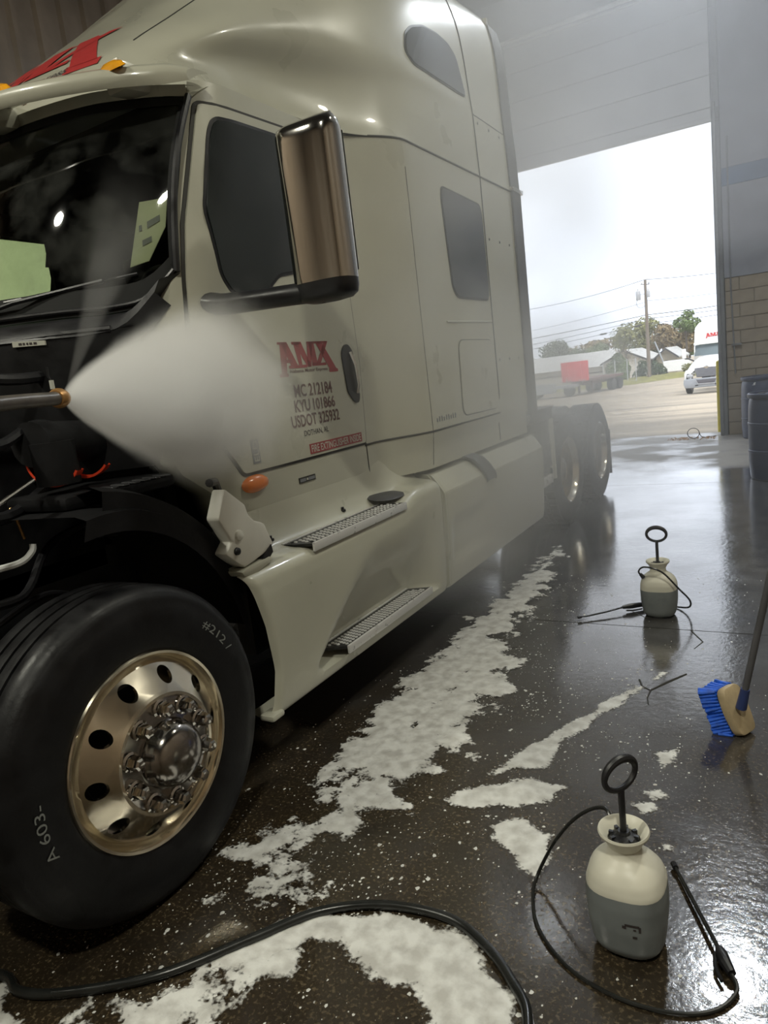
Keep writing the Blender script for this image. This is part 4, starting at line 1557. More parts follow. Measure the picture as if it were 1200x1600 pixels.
# --- raised hood, tipped forward ahead of the radiator (out of the photo on the left)
rows = []
for t in np.linspace(0, 1, 12):
    z = .55 + 1.75 * t
    w = 1.0 + .1 * math.sin(math.pi * t)
    y = -.75 - .35 * t
    rows.append([(CX + w * math.sin(a) * (1 if abs(a) < 2 else 1), y + .25 * math.cos(a), z) for a in np.linspace(-1.35, 1.35, 16)])
grid_mesh('tipped_hood', rows, 'paint', truck)

# ================================================================== THINGS ON THE FLOOR


def tank_rings(scale=1.0, z_top=None):
    """outline of the tank: (z, half width, squareness)"""
    return [(0.0, .070, .8), (.012, .082, .75), (.03, .090, .72), (.09, .097, .70), (.15, .099, .70), (.19, .097, .72), (.215, .090, .80), (.235, .076, .9), (.25, .058, 1), (.258, .044, 1), (.285, .041, 1)]


def se_ring(cx_, cy_, z, r, e, n=32, feet=0.0):
    out = []
    for k in range(n):
        a = 2 * math.pi * k / n
        c, s_ = math.cos(a), math.sin(a)
        zz = z + feet * (1 - abs(math.cos(2 * a))) if feet else z
        out.append((cx_ + r * math.copysign(abs(c) ** e, c), cy_ + r * .97 * math.copysign(abs(s_) ** e, s_), zz))
    return out


def sprayer(x, y, level, label, ring_yaw, hose, lance, grip):
    root = empty('pump_sprayer', (x, y, 0), label, 'sprayer', 'pump sprayers on the floor')
    R_ = tank_rings()
    Z = np.array([r[0] for r in R_])
    fine = np.linspace(0, .285, 40)
    hw = np.interp(fine, Z, [r[1] for r in R_])
    ex = np.interp(fine, Z, [r[2] for r in R_])
    rows = [[(x, y, .022)] * 32] + [se_ring(x, y, z + .002, w, e, feet=.018 if i == 0 else 0) for i, (z, w, e) in enumerate(zip(fine, hw, ex))]
    tk = grid_mesh('tank', rows, 'milky_solid', root, close_u=True, smooth=60)
    tk.data.materials.append(MATS['milky_filled'])
    for pl_ in tk.data.polygons:
        if pl_.center.z < level:
            pl_.material_index = 1
    # smudged print on the side that faces the camera
    for a0, a1, z0, z1 in ((-1.95, -1.66, .118, .124), (-1.68, -1.62, .105, .121), (-1.80, -1.74, .108, .113), (-1.98, -1.93, .110, .118), (-1.82, -1.72, .085, .092)):
        v = []
        for a in np.linspace(a0 + .42, a1 + .42, 4):
            for z in (z0, z1):
                w = float(np.interp(z, fine, hw)) + .0012
                e = float(np.interp(z, fine, ex))
                c_, s_ = math.cos(a), math.sin(a)
                v.append((x + w * math.copysign(abs(c_) ** e, c_), y + w * .97 * math.copysign(abs(s_) ** e, s_), z + .002))
        mb = MB()
        mb.add(v, [(2 * i, 2 * i + 2, 2 * i + 3, 2 * i + 1) for i in range(3)])
        mb.build('print_mark', 'dark_vinyl' if y < 3 else 'label_grey', tk, smooth=0)
    MB().lathe([(.040, .278), (.043, .282), (.050, .298), (.062, .312), (.064, .318), (.062, .324), (.058, .322), (.046, .304), (.040, .296)], Matrix.Translation((x, y, 0)), 40).build('funnel_rim', 'milky_solid', root)
    cap = MB().lathe([(0, .318), (.014, .318), (.016, .31), (.030, .306), (.036, .298), (.036, .284), (0, .284)], Matrix.Translation((x, y, 0)), 24).build('pump_cap', 'black_plastic', root)
    for k in range(8):
        a = k * math.pi / 4
        MB().box(.026, .037, -.004, .004, .294, .31, Matrix.Translation((x, y, 0)) @ Matrix.Rotation(a, 4, 'Z')).build('cap_rib', 'black_plastic', cap, smooth=0)
    MB().tube([(x, y, .31), (x, y, .435)], .0085, 12).build('pump_rod', 'black_plastic', root)
    M = Matrix.Translation((x, y, .475)) @ Matrix.Rotation(ring_yaw, 4, 'Z')
    hd_ = [M @ Vector((.053 * math.cos(a), 0, .040 * math.sin(a))) for a in np.linspace(0, 2 * math.pi, 37)[:-1]]
    rr = [.0075 + .004 * max(0, math.sin(a)) for a in np.linspace(0, 2 * math.pi, 37)[:-1]]
    MB().tube(hd_, rr, 10, closed=True).build('handle', 'black_plastic', root)
    ho = MB().tube(catmull(hose, 90), .0052, 8).build('hose', 'hose_black', root)
    MB().tube([hose[0], Vector(hose[0]).lerp(Vector(hose[1]), .6)], [.012, .009], 10).build('hose_fitting', 'black_plastic', ho)
    la = MB().tube(lance, [.006] * (len(lance) - 1) + [.0045], 8).build('lance', 'hose_black', root)
    MB().tube([Vector(lance[-1]), Vector(lance[-1]) + (Vector(lance[-1]) - Vector(lance[-2])).normalized() * .02], .009, 8).build('lance_tip', 'black_plastic', la)
    gp = MB().tube(grip[0], [.010, .016, .015, .011, .008][:len(grip[0])], 10).build('grip', 'black_plastic', root)
    MB().tube(catmull(grip[1], 12), .005, 8).build('trigger', 'black_plastic', gp)
    return root


sprayer(1.302, 1.64, .187, 'white pump sprayer with grey liquid in the foreground', math.radians(58),
        [(1.262, 1.695, .262), (1.24, 1.735, .30), (1.192, 1.765, .275), (1.135, 1.77, .225), (1.08, 1.77, .15), (1.045, 1.77, .085), (1.02, 1.75, .03), (1.02, 1.70, .009), (1.06, 1.60, .006), (1.13, 1.52, .006), (1.22, 1.465, .006), (1.333, 1.44, .006), (1.444, 1.452, .006), (1.52, 1.495, .006), (1.558, 1.56, .010), (1.545, 1.60, .016)],
        [(1.512, 1.66, .024), (1.46, 1.765, .020), (1.40, 1.885, .016), (1.375, 1.935, .015)],
        ([(1.512, 1.665, .022), (1.520, 1.645, .022), (1.530, 1.625, .02), (1.545, 1.60, .018)], [(1.505, 1.648, .02), (1.508, 1.61, .016), (1.525, 1.575, .012)]))
sprayer(1.008, 4.09, .165, 'white pump sprayer on the wet floor nearer the open door', 0.0,
        [(.935, 4.04, .235), (.915, 4.02, .272), (.945, 3.98, .312), (1.0, 3.965, .312), (1.057, 3.975, .280), (1.125, 4.0, .19), (1.172, 4.06, .105), (1.16, 4.13, .04), (1.10, 4.20, .01), (1.02, 4.23, .006), (.96, 4.21, .008), (.93, 4.20, .012)],
        [(.80, 4.09, .03), (.72, 4.01, .025), (.64, 3.945, .02), (.60, 3.915, .02)],
        ([(.80, 4.09, .03), (.84, 4.12, .03), (.88, 4.155, .028), (.93, 4.20, .02)], [(.82, 4.09, .012), (.86, 4.11, .008), (.90, 4.14, .01)]))

# --- long-handled wash brush
br = empty('wash_brush', (1.47, 2.83, 0), 'long-handled wash brush with blue bristles and tan block', 'brush')
MBk = Matrix.Translation((1.478, 2.83, .095)) @ Matrix.Rotation(math.radians(-28), 4, 'Z') @ Matrix.Rotation(math.radians(-24), 4, 'Y')
blkp = round_poly([(-.05, -.098), (.05, -.098), (.062, 0), (.05, .090), (-.05, .090), (-.062, 0)], .03)
MB().prism(blkp, -.018, .020, 'x', MBk).build('block', 'brush_block', br, bevel=.008)
bs = MB()
rnd = random.Random(3)
for i in range(15):
    for j in range(9):
        a = (-.052 + .104 * j / 8)
        b = -.088 + .172 * i / 14
        ln = .062 + rnd.uniform(-.006, .006)
        p0 = MBk @ Vector((-.018, a, b))
        p1 = MBk @ Vector((-.018 - ln, a * 1.35 + rnd.uniform(-.006, .006), b * 1.14 + rnd.uniform(-.006, .006)))
        if p1.z < .004:
            p1.z = .004
        bs.tube([p0, p0.lerp(p1, .6), p1], [.0055, .0080, .0100], 6)
tag(bs.build('bristles', 'bristle_blue', br, smooth=0), kind='stuff')
pb, pt = Vector((1.500, 2.80, .115)), Vector((1.80, 2.72, 1.62))
MB().tube([pb, pb.lerp(pt, .055)], [.020, .0165], 12).build('socket', 'ferrule_blue', br)
MB().tube([pb.lerp(pt, .05), pt], .0125, 12).build('pole', 'pole_grey', br)
MB().tube([pt, pt + (pt - pb).normalized() * .1], .0165, 12).build('pole_grip', 'black_plastic', br)

# --- hose lying on the floor in front
hp = [(-.9, .55, .013), (-.55, .78, .013), (-.249, .862, .013), (-.142, .848, .013), (-.015, .894, .013), (.191, 1.041, .013), (.354, 1.249, .013), (.472, 1.399, .013), (.637, 1.491, .013), (.832, 1.516, .013), (.968, 1.462, .013), (1.067, 1.384, .013), (1.136, 1.298, .013), (1.17, 1.1, .013), (1.12, .7, .013), (1.3, .2, .013), (1.7, -.4, .013)]
tag(MB().tube(catmull(hp, 200), .0135, 12).build('floor_hose', 'hose_black'), 'black rubber hose looping around the foam on the floor', 'hose')

# --- spray lance coming in from the left, with its supply hose
wn = empty('spray_lance', (.35, .9, 1.55), 'grey spray lance with brass nozzle blasting water at the engine bay', 'spray lance')
wl_ = MB().tube(catmull([(.70, .35, 1.40), (.58, .5, 1.49), (.44, .72, 1.545), (.352, .968, 1.553)], 24), .0145, 14)
wl_.build('tube', 'wand_grey', wn)
nd = Vector((-.45, .89, .02)).normalized()
n0 = Vector((.352, .968, 1.553))
MB().tube([n0 - nd * .004, n0 + nd * .004, n0 + nd * .014, n0 + nd * .026, n0 + nd * .036], [.017, .021, .021, .018, .009], 16).build('nozzle', 'brass', wn)
MB().tube(catmull([(.70, .35, 1.40), (.74, .28, 1.36), (.80, .2, 1.25)], 8), .02, 12).build('lance_grip', 'black_plastic', wn)
MB().tube(catmull([(.80, .2, 1.25), (.82, .1, .9), (.75, 0, .4), (.6, -.2, .03), (.3, -.8, .013), (-.4, -1.5, .013)], 60), .0115, 10).build('supply_hose', 'hose_black', wn)

# --- drums


def drum(x, y, label):
    root = empty('plastic_drum', (x, y, 0), label, 'drum', 'blue plastic drums by the door')
    M = Matrix.Translation((x, y, 0))
    MB().lathe([(0, .0), (.255, 0), (.272, .012), (.278, .05), (.288, .20), (.286, .285), (.292, .29), (.292, .31), (.286, .315), (.288, .44), (.286, .575), (.292, .58), (.292, .60), (.286, .605), (.283, .75), (.274, .83), (.262, .855)], M, 56).build('body', 'drum_blue', root)
    MB().lathe([(.262, .855), (.285, .86), (.292, .875), (.290, .90), (.278, .91), (.268, .905), (.262, .885), (0, .885)], M, 56).build('rim', 'drum_blue', root)
    for dx in (-.15, .15):
        MB().lathe([(.035, .885), (.035, .90), (.03, .903), (0, .903)], Matrix.Translation((x + dx, y, 0)), 16).build('bung', 'black_plastic', root)
    return root


drum(1.545, 8.50, 'nearer blue plastic drum cut off by the right edge')
d2 = drum(1.285, 11.95, 'blue plastic drum standing further back against the block wall')
mb = MB()
for a0, a1, z0, z1 in ((-2.02, -1.88, .79, .80), (-1.96, -1.86, .80, .825), (-1.9, -1.85, .82, .835)):
    v = [(1.285 + .283 * math.cos(a), 11.95 + .283 * math.sin(a), z) for a in (a0, a1) for z in (z0, z1)]
    mb.add(v, [(0, 1, 3, 2)])
mb.build('scuff', 'drum_scuff', d2, smooth=0)

# --- bollard, coil and debris at the door
bl = empty('bollard', (.63, 12.98, 0), 'slim yellow bollard outside against the door jamb', 'bollard')
MB().tube([(.63, 12.98, -.02), (.63, 12.98, 1.13)], .05, 18).build('post', 'yellow_paint', bl)
MB().lathe([(.05, 1.13), (.045, 1.15), (.025, 1.165), (0, 1.168)], Matrix.Translation((.63, 12.98, 0)), 18).build('cap', 'yellow_paint', bl)
cl = []
for a in np.linspace(-.4, 2 * math.pi + .3, 40):
    cl.append((.29 + .088 * math.cos(a), 12.2 + .02 * math.sin(a * .5), .086 + .08 * math.sin(a)))
cl += [(.42, 12.25, .006), (.60, 12.35, .006)]
tag(MB().tube(catmull(cl, 90), .006, 6).build('hose_coil', 'hose_black'), 'thin dark hose loop standing up at the door sill', 'hose')
rnd = random.Random(5)
mb = MB()
for i in range(160):
    x, y = rnd.uniform(-.1, .62), 12.25 + rnd.gauss(0, .10)
    s = rnd.uniform(.005, .016)
    mb.lathe([(s, 0), (s * .6, s * .6), (0, s * .8)], Matrix.Translation((x, y, 0)) @ Matrix.Rotation(rnd.uniform(0, 3), 4, 'Z'), 5)
tag(mb.build('door_debris', 'tan_debris', smooth=0), 'tan grit and leaf litter lying along the door sill', 'debris', kind='stuff')

# ================================================================== SOAP FOAM
FOAM = {
    'long broad streak of white foam running along beside the truck': ([(-.011, 1.487), (.07, 1.698), (.228, 1.813), (.014, 2.229), (-.047, 2.637), (-.028, 3.321), (.111, 3.648), (.439, 3.214), (.492, 2.924), (.451, 2.59), (.479, 2.324), (.445, 2.076), (.378, 1.79), (.245, 1.651), (.159, 1.484)], .010, .16),
    'broken foam trail under the tank fairing toward the rear wheels': ([(-.063, 3.313), (-.011, 3.962), (-.016, 4.88), (-.009, 5.624), (.215, 4.67), (.275, 3.631), (.182, 3.279)], .012, .16),
    'thin raised foam streak pointing at the far sprayer': ([(1.151, 3.298), (1.062, 3.150), (.912, 2.850), (.800, 2.590), (.693, 2.333), (.689, 2.239), (.85, 2.352), (.870, 2.544), (.955, 2.790), (1.085, 3.103)], .007, .035),
    'thick lens-shaped foam puddle in the middle of the floor': ([(.571, 2.034), (.682, 2.192), (.826, 2.28), (.961, 2.243), (.961, 2.145), (.826, 2.067), (.673, 2.029)], .008, .04),
    'heart-shaped foam patch beside the near sprayer hose': ([(.792, 1.957), (.883, 2.034), (.993, 1.977), (1.038, 1.878), (1.018, 1.736), (.906, 1.829)], .008, .05),
    'large smooth foam sheet inside the floor hose loop': ([(.266, 1.16), (.397, 1.343), (.575, 1.448), (.756, 1.506), (.923, 1.474), (1.038, 1.393), (1.118, 1.291), (1.13, 1.15), (.95, 1.13), (.834, 1.276), (.664, 1.304), (.5, 1.296), (.44, 1.2), (.318, 1.105)], .008, .05),
    'ragged thin foam at the left side inside the hose loop': ([(.10, .80), (.172, .887), (.207, 1.004), (.384, 1.213), (.503, 1.261), (.50, 1.15), (.429, 1.05), (.376, .90), (.3, .8)], .009, .13),
    'small foam patch at the bottom left corner by the hose': ([(-.30, .78), (-.216, .838), (-.115, .835), (-.005, .811), (-.05, .7), (-.2, .68)], .009, .08),
    'spotty foam just behind the front tyre': ([(.05, 1.35), (.119, 1.40), (.159, 1.484), (.291, 1.55), (.356, 1.497), (.275, 1.406)], .009, .13),
    'tadpole-shaped foam blob beyond the near sprayer handle': ([(1.208, 2.581), (1.292, 2.632), (1.293, 2.537), (1.26, 2.459)], .007, .03),
    'little curved foam blob between near sprayer and brush': ([(1.226, 2.308), (1.266, 2.346), (1.303, 2.307), (1.257, 2.272)], .006, .02),
    'little oval foam blob just behind the near sprayer handle': ([(1.199, 2.221), (1.26, 2.253), (1.281, 2.223), (1.24, 2.19)], .006, .02),
    'small foam ring to the right of the near sprayer funnel': ([(1.308, 2.048), (1.346, 2.069), (1.359, 2.029), (1.327, 2.017)], .006, .02),
}


def sdf(poly, X, Y):
    P = np.array(poly)
    Q = np.roll(P, -1, axis=0)
    d = np.full(X.shape, 1e9)
    ins = np.zeros(X.shape, bool)
    for (ax, ay), (bx, by) in zip(P, Q):
        ex, ey = bx - ax, by - ay
        wx_, wy_ = X - ax, Y - ay
        t = np.clip((wx_ * ex + wy_ * ey) / (ex * ex + ey * ey), 0, 1)
        d = np.minimum(d, np.hypot(wx_ - ex * t, wy_ - ey * t))
        c = ((ay > Y) != (by > Y)) & (X < ex * (Y - ay) / (ey if abs(ey) > 1e-9 else 1e-9) + ax)
        ins ^= c
    return np.where(ins, d, -d)


for lab, (poly, res, amp) in FOAM.items():
    xs = np.arange(min(p[0] for p in poly) - amp, max(p[0] for p in poly) + amp, res)
    ysn = np.arange(min(p[1] for p in poly) - amp, max(p[1] for p in poly) + amp, res)
    X, Y = np.meshgrid(xs, ysn)
    D = sdf(poly, X, Y)
    for i in range(X.shape[0]):
        for j in range(X.shape[1]):
            if abs(D[i, j]) < amp * 1.4:
                p = Vector((X[i, j], Y[i, j], 0))
                D[i, j] += amp * (.9 * noise.fractal(p * 6, 0.9, 2.1, 3) + (.35 * noise.fractal(p * 24, 0.9, 2.1, 3) if amp > .1 else 0))
            elif D[i, j] > 0:
                p = Vector((X[i, j], Y[i, j], 3))
                if amp > .1:
                    D[i, j] = min(D[i, j], .05 + .12 * noise.fractal(p * 9, 0.9, 2.1, 4) + .03)
    v, f, idx, cov = [], [], {}, []
    soft = .016 if amp < .1 else .045

    def vid(i, j):
        if (i, j) not in idx:
            idx[(i, j)] = len(v)
            d = max(0, D[i, j])
            h = .0012 + .010 * (1 - math.exp(-d / .05)) * (.7 + .5 * noise.noise(Vector((X[i, j] * 30, Y[i, j] * 30, 0))))
            v.append((X[i, j], Y[i, j], max(.001, h)))
            cov.append(D[i, j] / soft)
        return idx[(i, j)]
    for i in range(X.shape[0] - 1):
        for j in range(X.shape[1] - 1):
            if max(D[i, j], D[i + 1, j], D[i, j + 1], D[i + 1, j + 1]) > -.012:
                f.append((vid(i, j), vid(i, j + 1), vid(i + 1, j + 1), vid(i + 1, j)))
    if not f:
        continue
    me = bpy.data.meshes.new('soap_foam')
    me.from_pydata(v, [], f)
    me.polygons.foreach_set('use_smooth', [True] * len(me.polygons))
    at_ = me.attributes.new('cover', 'FLOAT', 'POINT')
    at_.data.foreach_set('value', cov)
    tag(link_mesh('soap_foam', me, 'soap_foam'), lab, 'foam', kind='stuff')

rnd = random.Random(11)
mb = MB()
cnt = 0
while cnt < 3000:
    x, y = rnd.uniform(-.25, 1.75), rnd.uniform(.75, 4.8)
    w = 0.10 + 1.0 * math.exp(-((x - .35) / .45) ** 2) + .35 * math.exp(-((x - 1.0) / .35) ** 2 - ((y - 2.3) / .9) ** 2)
    w *= (1 if y < 3.4 else .5) * (0.2 + 1.4 * max(0, noise.noise(Vector((x * 3, y * 3, 9))) + .25))
    if rnd.random() > w:
        continue
    cnt += 1
    s = min(.008, .0012 + rnd.expovariate(1 / .0016))
    k = rnd.choice((5, 6, 7))
    a0 = rnd.uniform(0, 6)
    rr = [s * rnd.uniform(.55, 1.15) for _ in range(k)]
    v = [(x + r * math.cos(a0 + 2 * math.pi * q / k), y + r * 1.2 * math.sin(a0 + 2 * math.pi * q / k), .0008) for q, r in enumerate(rr)] + [(x, y, .002 + s * .25)]
    mb.add(v, [(q, (q + 1) % k, k) for q in range(k)])
tag(mb.build('foam_flecks', 'fleck_white', smooth=60, merge=False), 'scattered flecks of foam over the wet floor', 'foam', kind='stuff')

# ================================================================== YARD


def wheel_far(mb, x, y, z, r, w, M):
    mb.lathe([(0, -w / 2), (r * .55, -w / 2), (r * .9, -w / 2), (r, -w / 2 + .04), (r, w / 2 - .04), (r * .9, w / 2), (0, w / 2)], M @ Matrix.Translation((x, y, z)) @ XA, 20)


# --- parked white truck facing the door
py = 43.0
pt_ = empty('parked_truck', (-2.40, py, gz(py)), 'white conventional truck parked out in the yard facing the door', 'truck')
PM_ = Matrix.Translation((-2.40, py, gz(py))) @ Matrix.Rotation(math.radians(-3), 4, 'Z')


def T(rows):
    return [[tuple(PM_ @ Vector(p)) for p in r] for r in rows]


# sleeper / roof
rows = []
for y, w, zt in ((2.25, 1.0, 2.72), (2.5, 1.06, 3.05), (3.0, 1.1, 3.6), (3.5, 1.15, 3.88), (4.2, 1.2, 3.95), (5.2, 1.2, 3.95)):
    rows.append([(-w, y, 1.2), (-w, y, 2.4), (-w * .97, y, zt - .25), (-w * .8, y, zt - .03), (-w * .4, y, zt), (w * .4, y, zt), (w * .8, y, zt - .03), (w * .97, y, zt - .25), (w, y, 2.4), (w, y, 1.2)])
grid_mesh('cab_shell', T(rows), 'paint_white', pt_)
# hood
rows = []
for y, w, zt, zb in ((-.35, .78, 1.45, .85), (-.2, .95, 1.55, .8), (.3, 1.08, 1.68, .9), (1.0, 1.1, 1.82, 1.0), (1.9, 1.05, 2.0, 1.1), (2.2, 1.0, 2.05, 1.2)):
    rows.append([(-w, y, zb), (-w * 1.02, y, (zt + zb) / 2), (-w * .9, y, zt - .22), (-w * .62, y, zt - .04), (0, y, zt + .02), (w * .62, y, zt - .04), (w * .9, y, zt - .22), (w * 1.02, y, (zt + zb) / 2), (w, y, zb)])
grid_mesh('hood', T(rows), 'paint_white', pt_)
for s in (-1, 1):
    rows = []
    for y, x0, x1, zt in ((-.30, .60, 1.05, 1.15), (-.1, .6, 1.18, 1.28), (.4, .7, 1.22, 1.32), (1.0, .8, 1.22, 1.25), (1.6, .9, 1.2, .95)):
        rows.append([(s * x0, y, zt - .02), (s * x1 * .95, y, zt), (s * x1, y, zt - .12), (s * x1, y, .78)])
    grid_mesh('fender', T(rows), 'paint_white', pt_)
    MB().box(s * .86 - .17, s * .86 + .17, -.36, -.2, .93, 1.10, PM_).build('headlamp', 'galv', pt_, bevel=.05)
    mb = MB()
    wheel_far(mb, s * 1.05, .65, .5, .5, .3, PM_)
    mb.build('tyre', 'rubber', pt_)
    MB().box(s * 1.52 - .11, s * 1.52 + .11, 1.95, 2.05, 1.95, 2.5, PM_).build('mirror', 'paint_white', pt_, bevel=.03)
    MB().tube([PM_ @ Vector((s * 1.5, 2.0, 1.95)), PM_ @ Vector((s * 1.25, 2.02, 1.9)), PM_ @ Vector((s * 1.0, 2.05, 1.75))], .045, 8).build('mirror_arm', 'black_plastic', pt_)
    wl2 = MB()
    wheel_far(wl2, s * .95, 6.2, .5, .5, .5, PM_)
    wheel_far(wl2, s * .95, 7.4, .5, .5, .5, PM_)
    wl2.build('rear_tyres', 'rubber', pt_)
gr_ = MB().prism([(-.60, 1.42), (.60, 1.42), (.5, .92), (-.5, .92)], -.42, -.33, 'y', PM_).build('grille', 'grille_grey', pt_, bevel=.02)
for i in range(6):
    z = .98 + i * .07
    MB().box(-.5 - .02 * i, .5 + .02 * i, -.435, -.415, z, z + .018, PM_).build('grille_bar', 'bumper_grey', gr_, smooth=0)
MB().lathe([(0, .02), (.09, .015), (.11, 0)], PM_ @ Matrix.Translation((0, -.42, 1.46)) @ Matrix.Rotation(math.pi / 2, 4, 'X'), 20).build('hood_emblem', 'chrome', pt_)
MB().prism([(-1.15, .86), (1.15, .86), (1.18, .6), (1.1, .36), (-1.1, .36), (-1.18, .6)], -.52, -.15, 'y', PM_).build('bumper', 'bumper_grey', pt_, bevel=.05)
lg = MB().prism([(-.52, .80), (.52, .80), (.40, .58), (-.40, .58)], -.545, -.50, 'y', PM_).build('lower_grille', 'grille_grey', pt_, bevel=.01)
MB().tube([PM_ @ Vector(p) for p in ((-.55, -.55, .84), (-.42, -.55, .56), (.42, -.55, .56), (.55, -.55, .84))], .02, 6).build('grille_trim', 'galv', lg)
for x in (-.5, .5):
    MB().box(x - .08, x + .08, -.535, -.5, .46, .52, PM_).build('tow_hole', 'black_plastic', pt_, smooth=0)
rows = []
for w, zz_ in ((0.0, 2.02), (1.0, 2.62)):
    rows.append([((.97 - .04 * w) * math.sin(a) / math.sin(1.1), 2.0 + .28 * w - .32 * (math.cos(a) - math.cos(1.1)), zz_) for a in np.linspace(-1.1, 1.1, 14)])
grid_mesh('windshield', T(rows), 'far_glass', pt_)
rows = []
for dy, dz in ((0, 0), (-.18, -.02), (-.2, .05), (0, .10)):
    rows.append([(1.0 * math.sin(a) / math.sin(1.1), 2.25 + dy - .3 * (math.cos(a) - math.cos(1.1)), 2.66 + dz) for a in np.linspace(-1.1, 1.1, 14)])
grid_mesh('sun_visor', T(rows), 'paint_white', pt_)
MB().box(-.98, -.93, 2.1, 2.2, 1.95, 2.65, PM_).box(.93, .98, 2.1, 2.2, 1.95, 2.65, PM_).build('pillars', 'paint_white', pt_, smooth=0)


def far_txt(u, w):
    return tuple(PM_ @ Vector((-.42 + .84 * u, 2.385 + .235 * w, 2.96 + .28 * w)))


decal('lettering', amx_geo(), far_txt, 'red_vinyl', pt_)
decal('lettering', text_geo('Alabama Motor Express', .01), lambda u, w: tuple(PM_ @ Vector((-.3 + .6 * u, 2.33 + .035 * w, 2.88 + .04 * w))), 'dark_vinyl', pt_)

# --- red flatbed trailer with headboard, and grey trailer in front of it
ty = 60.0
rt = empty('flatbed_trailer', (-14.1, ty, gz(ty)), 'flatbed trailer with a tall bright red headboard in the yard', 'trailer')
TM = Matrix.Translation((-14.08, ty, 0)) @ Matrix.Rotation(math.radians(-13), 4, 'Z')
g0 = gz(ty)
hb = MB().box(-1.24, 1.24, -.06, 0, -.55, 1.08, TM).build('headboard', 'trailer_red', rt, bevel=.02, seg=1)
for i in range(5):
    x = -1.2 + i * .58
    MB().box(x, x + .07, -.10, -.06, -.5, 1.06, TM).build('headboard_post', 'trailer_red', hb, smooth=0)
for x in (-.55, .35, .7):
    MB().box(x, x + .2, -.075, -.06, -.5, -.42, TM).build('reflector', 'label_pale', hb, smooth=0)
MB().prism([(-.85, -.52), (-.68, -.52), (-.765, -.1)], -.075, -.06, 'y', TM).build('reflector', 'label_pale', hb, smooth=0)
MB().box(-1.24, 1.24, 0, 6.5, -.62, -.42, TM).build('deck', 'trailer_brown', rt, smooth=0)
MB().box(-.55, -.4, .3, 6.5, -.95, -.62, TM).box(.4, .55, .3, 6.5, -.95, -.62, TM).build('beams', 'trailer_brown', rt, smooth=0)
for x in (-.6, .6):
    MB().box(x - .08, x + .08, 1.6, 1.8, g0 + .04, -.6, TM).build('landing_leg', 'trailer_brown', rt, smooth=0)
for y in (4.6, 5.9):
    for x in (-1.0, 1.0):
        mb = MB()
        wheel_far(mb, x, y, g0 + .48, .5, .5, TM)
        mb.build('tyre', 'rubber', rt)
gt = empty('lowboy_trailer', (-15.8, 57, gz(57)), 'grey drop-deck trailer standing left of the red headboard', 'trailer')
GM = Matrix.Translation((-16.2, 57.5, 0)) @ Matrix.Rotation(math.radians(4), 4, 'Z')
MB().box(-3.2, 2.6, -.2, 2.2, -.95, -.75, GM).build('deck', 'trailer_grey', gt, smooth=0)
MB().box(-3.2, 1.0, -.25, -.2, -1.25, -.45, GM).build('side_rail', 'trailer_grey', gt, bevel=.02, seg=1)
MB().box(1.05, 1.2, -.27, -.2, -1.2, -.42, GM).build('rail_post', 'trailer_grey', gt, smooth=0)
for x in (-2.6, -.4, 2.2):
    mb = MB()
    wheel_far(mb, 0, 0, 0, .45, .5, GM @ Matrix.Translation((x, .1, gz(57) + .5)) @ Matrix.Rotation(math.pi / 2, 4, 'Z'))
    mb.build('tyre', 'rubber', gt)
MB().box(-2.2, -.9, .3, 1.2, -.75, -.25, GM).build('load', 'grille_grey', gt, bevel=.1)

# --- utility pole, transformers and lines
up = empty('utility_pole', (-10.72, 75, gz(75)), 'tall wooden utility pole with two transformers beyond the yard', 'utility pole')
MB().tube([(-10.72, 75, gz(75) - .2), (-10.70, 75, 3), (-10.68, 75, 7.95)], [.19, .16, .12], 14).build('pole', 'wood_pole', up)
for x, z, r, h in ((-11.35, 6.1, .22, .85), (-10.42, 6.25, .17, .6)):
    tr_ = MB().lathe([(0, 0), (r * .9, 0), (r, .06), (r, h - .08), (r * .8, h), (0, h + .05)], Matrix.Translation((x, 74.8, z)), 18).build('transformer', 'galv', up)
    MB().tube([(x, 74.8, z + h), (x, 74.8, z + h + .2)], .04, 8).build('bushing', 'galv', tr_)
    MB().tube([(x, 74.85, z + h * .6), (-10.69, 75, z + h * .6)], .035, 6).build('hanger', 'galv', tr_)
MB().tube([(-11.1, 74.95, 7.55), (-10.3, 74.95, 7.45)], .04, 6).build('crossarm', 'wood_pole', up)
for x in (-11.0, -10.35):
    MB().lathe([(.06, 0), (.08, .08), (.04, .18), (0, .2)], Matrix.Translation((x, 74.95, 7.5)), 10).build('insulator', 'galv', up)
loop = [(-11.3, 74.8, 6.2), (-11.55, 74.8, 5.9), (-11.4, 74.8, 5.45), (-11.0, 74.8, 5.35), (-10.72, 74.9, 5.6)]
MB().tube(catmull(loop, 16), .02, 6).build('drop_wire', 'wire', up)


def line(a, b, sag, r, lab):
    p = [Vector(a).lerp(Vector(b), t) - Vector((0, 0, sag * 4 * t * (1 - t))) for t in np.linspace(0, 1, 24)]
    return tag(MB().tube(p, r, 5).build('power_line', 'wire'), lab, 'wire', 'overhead lines')


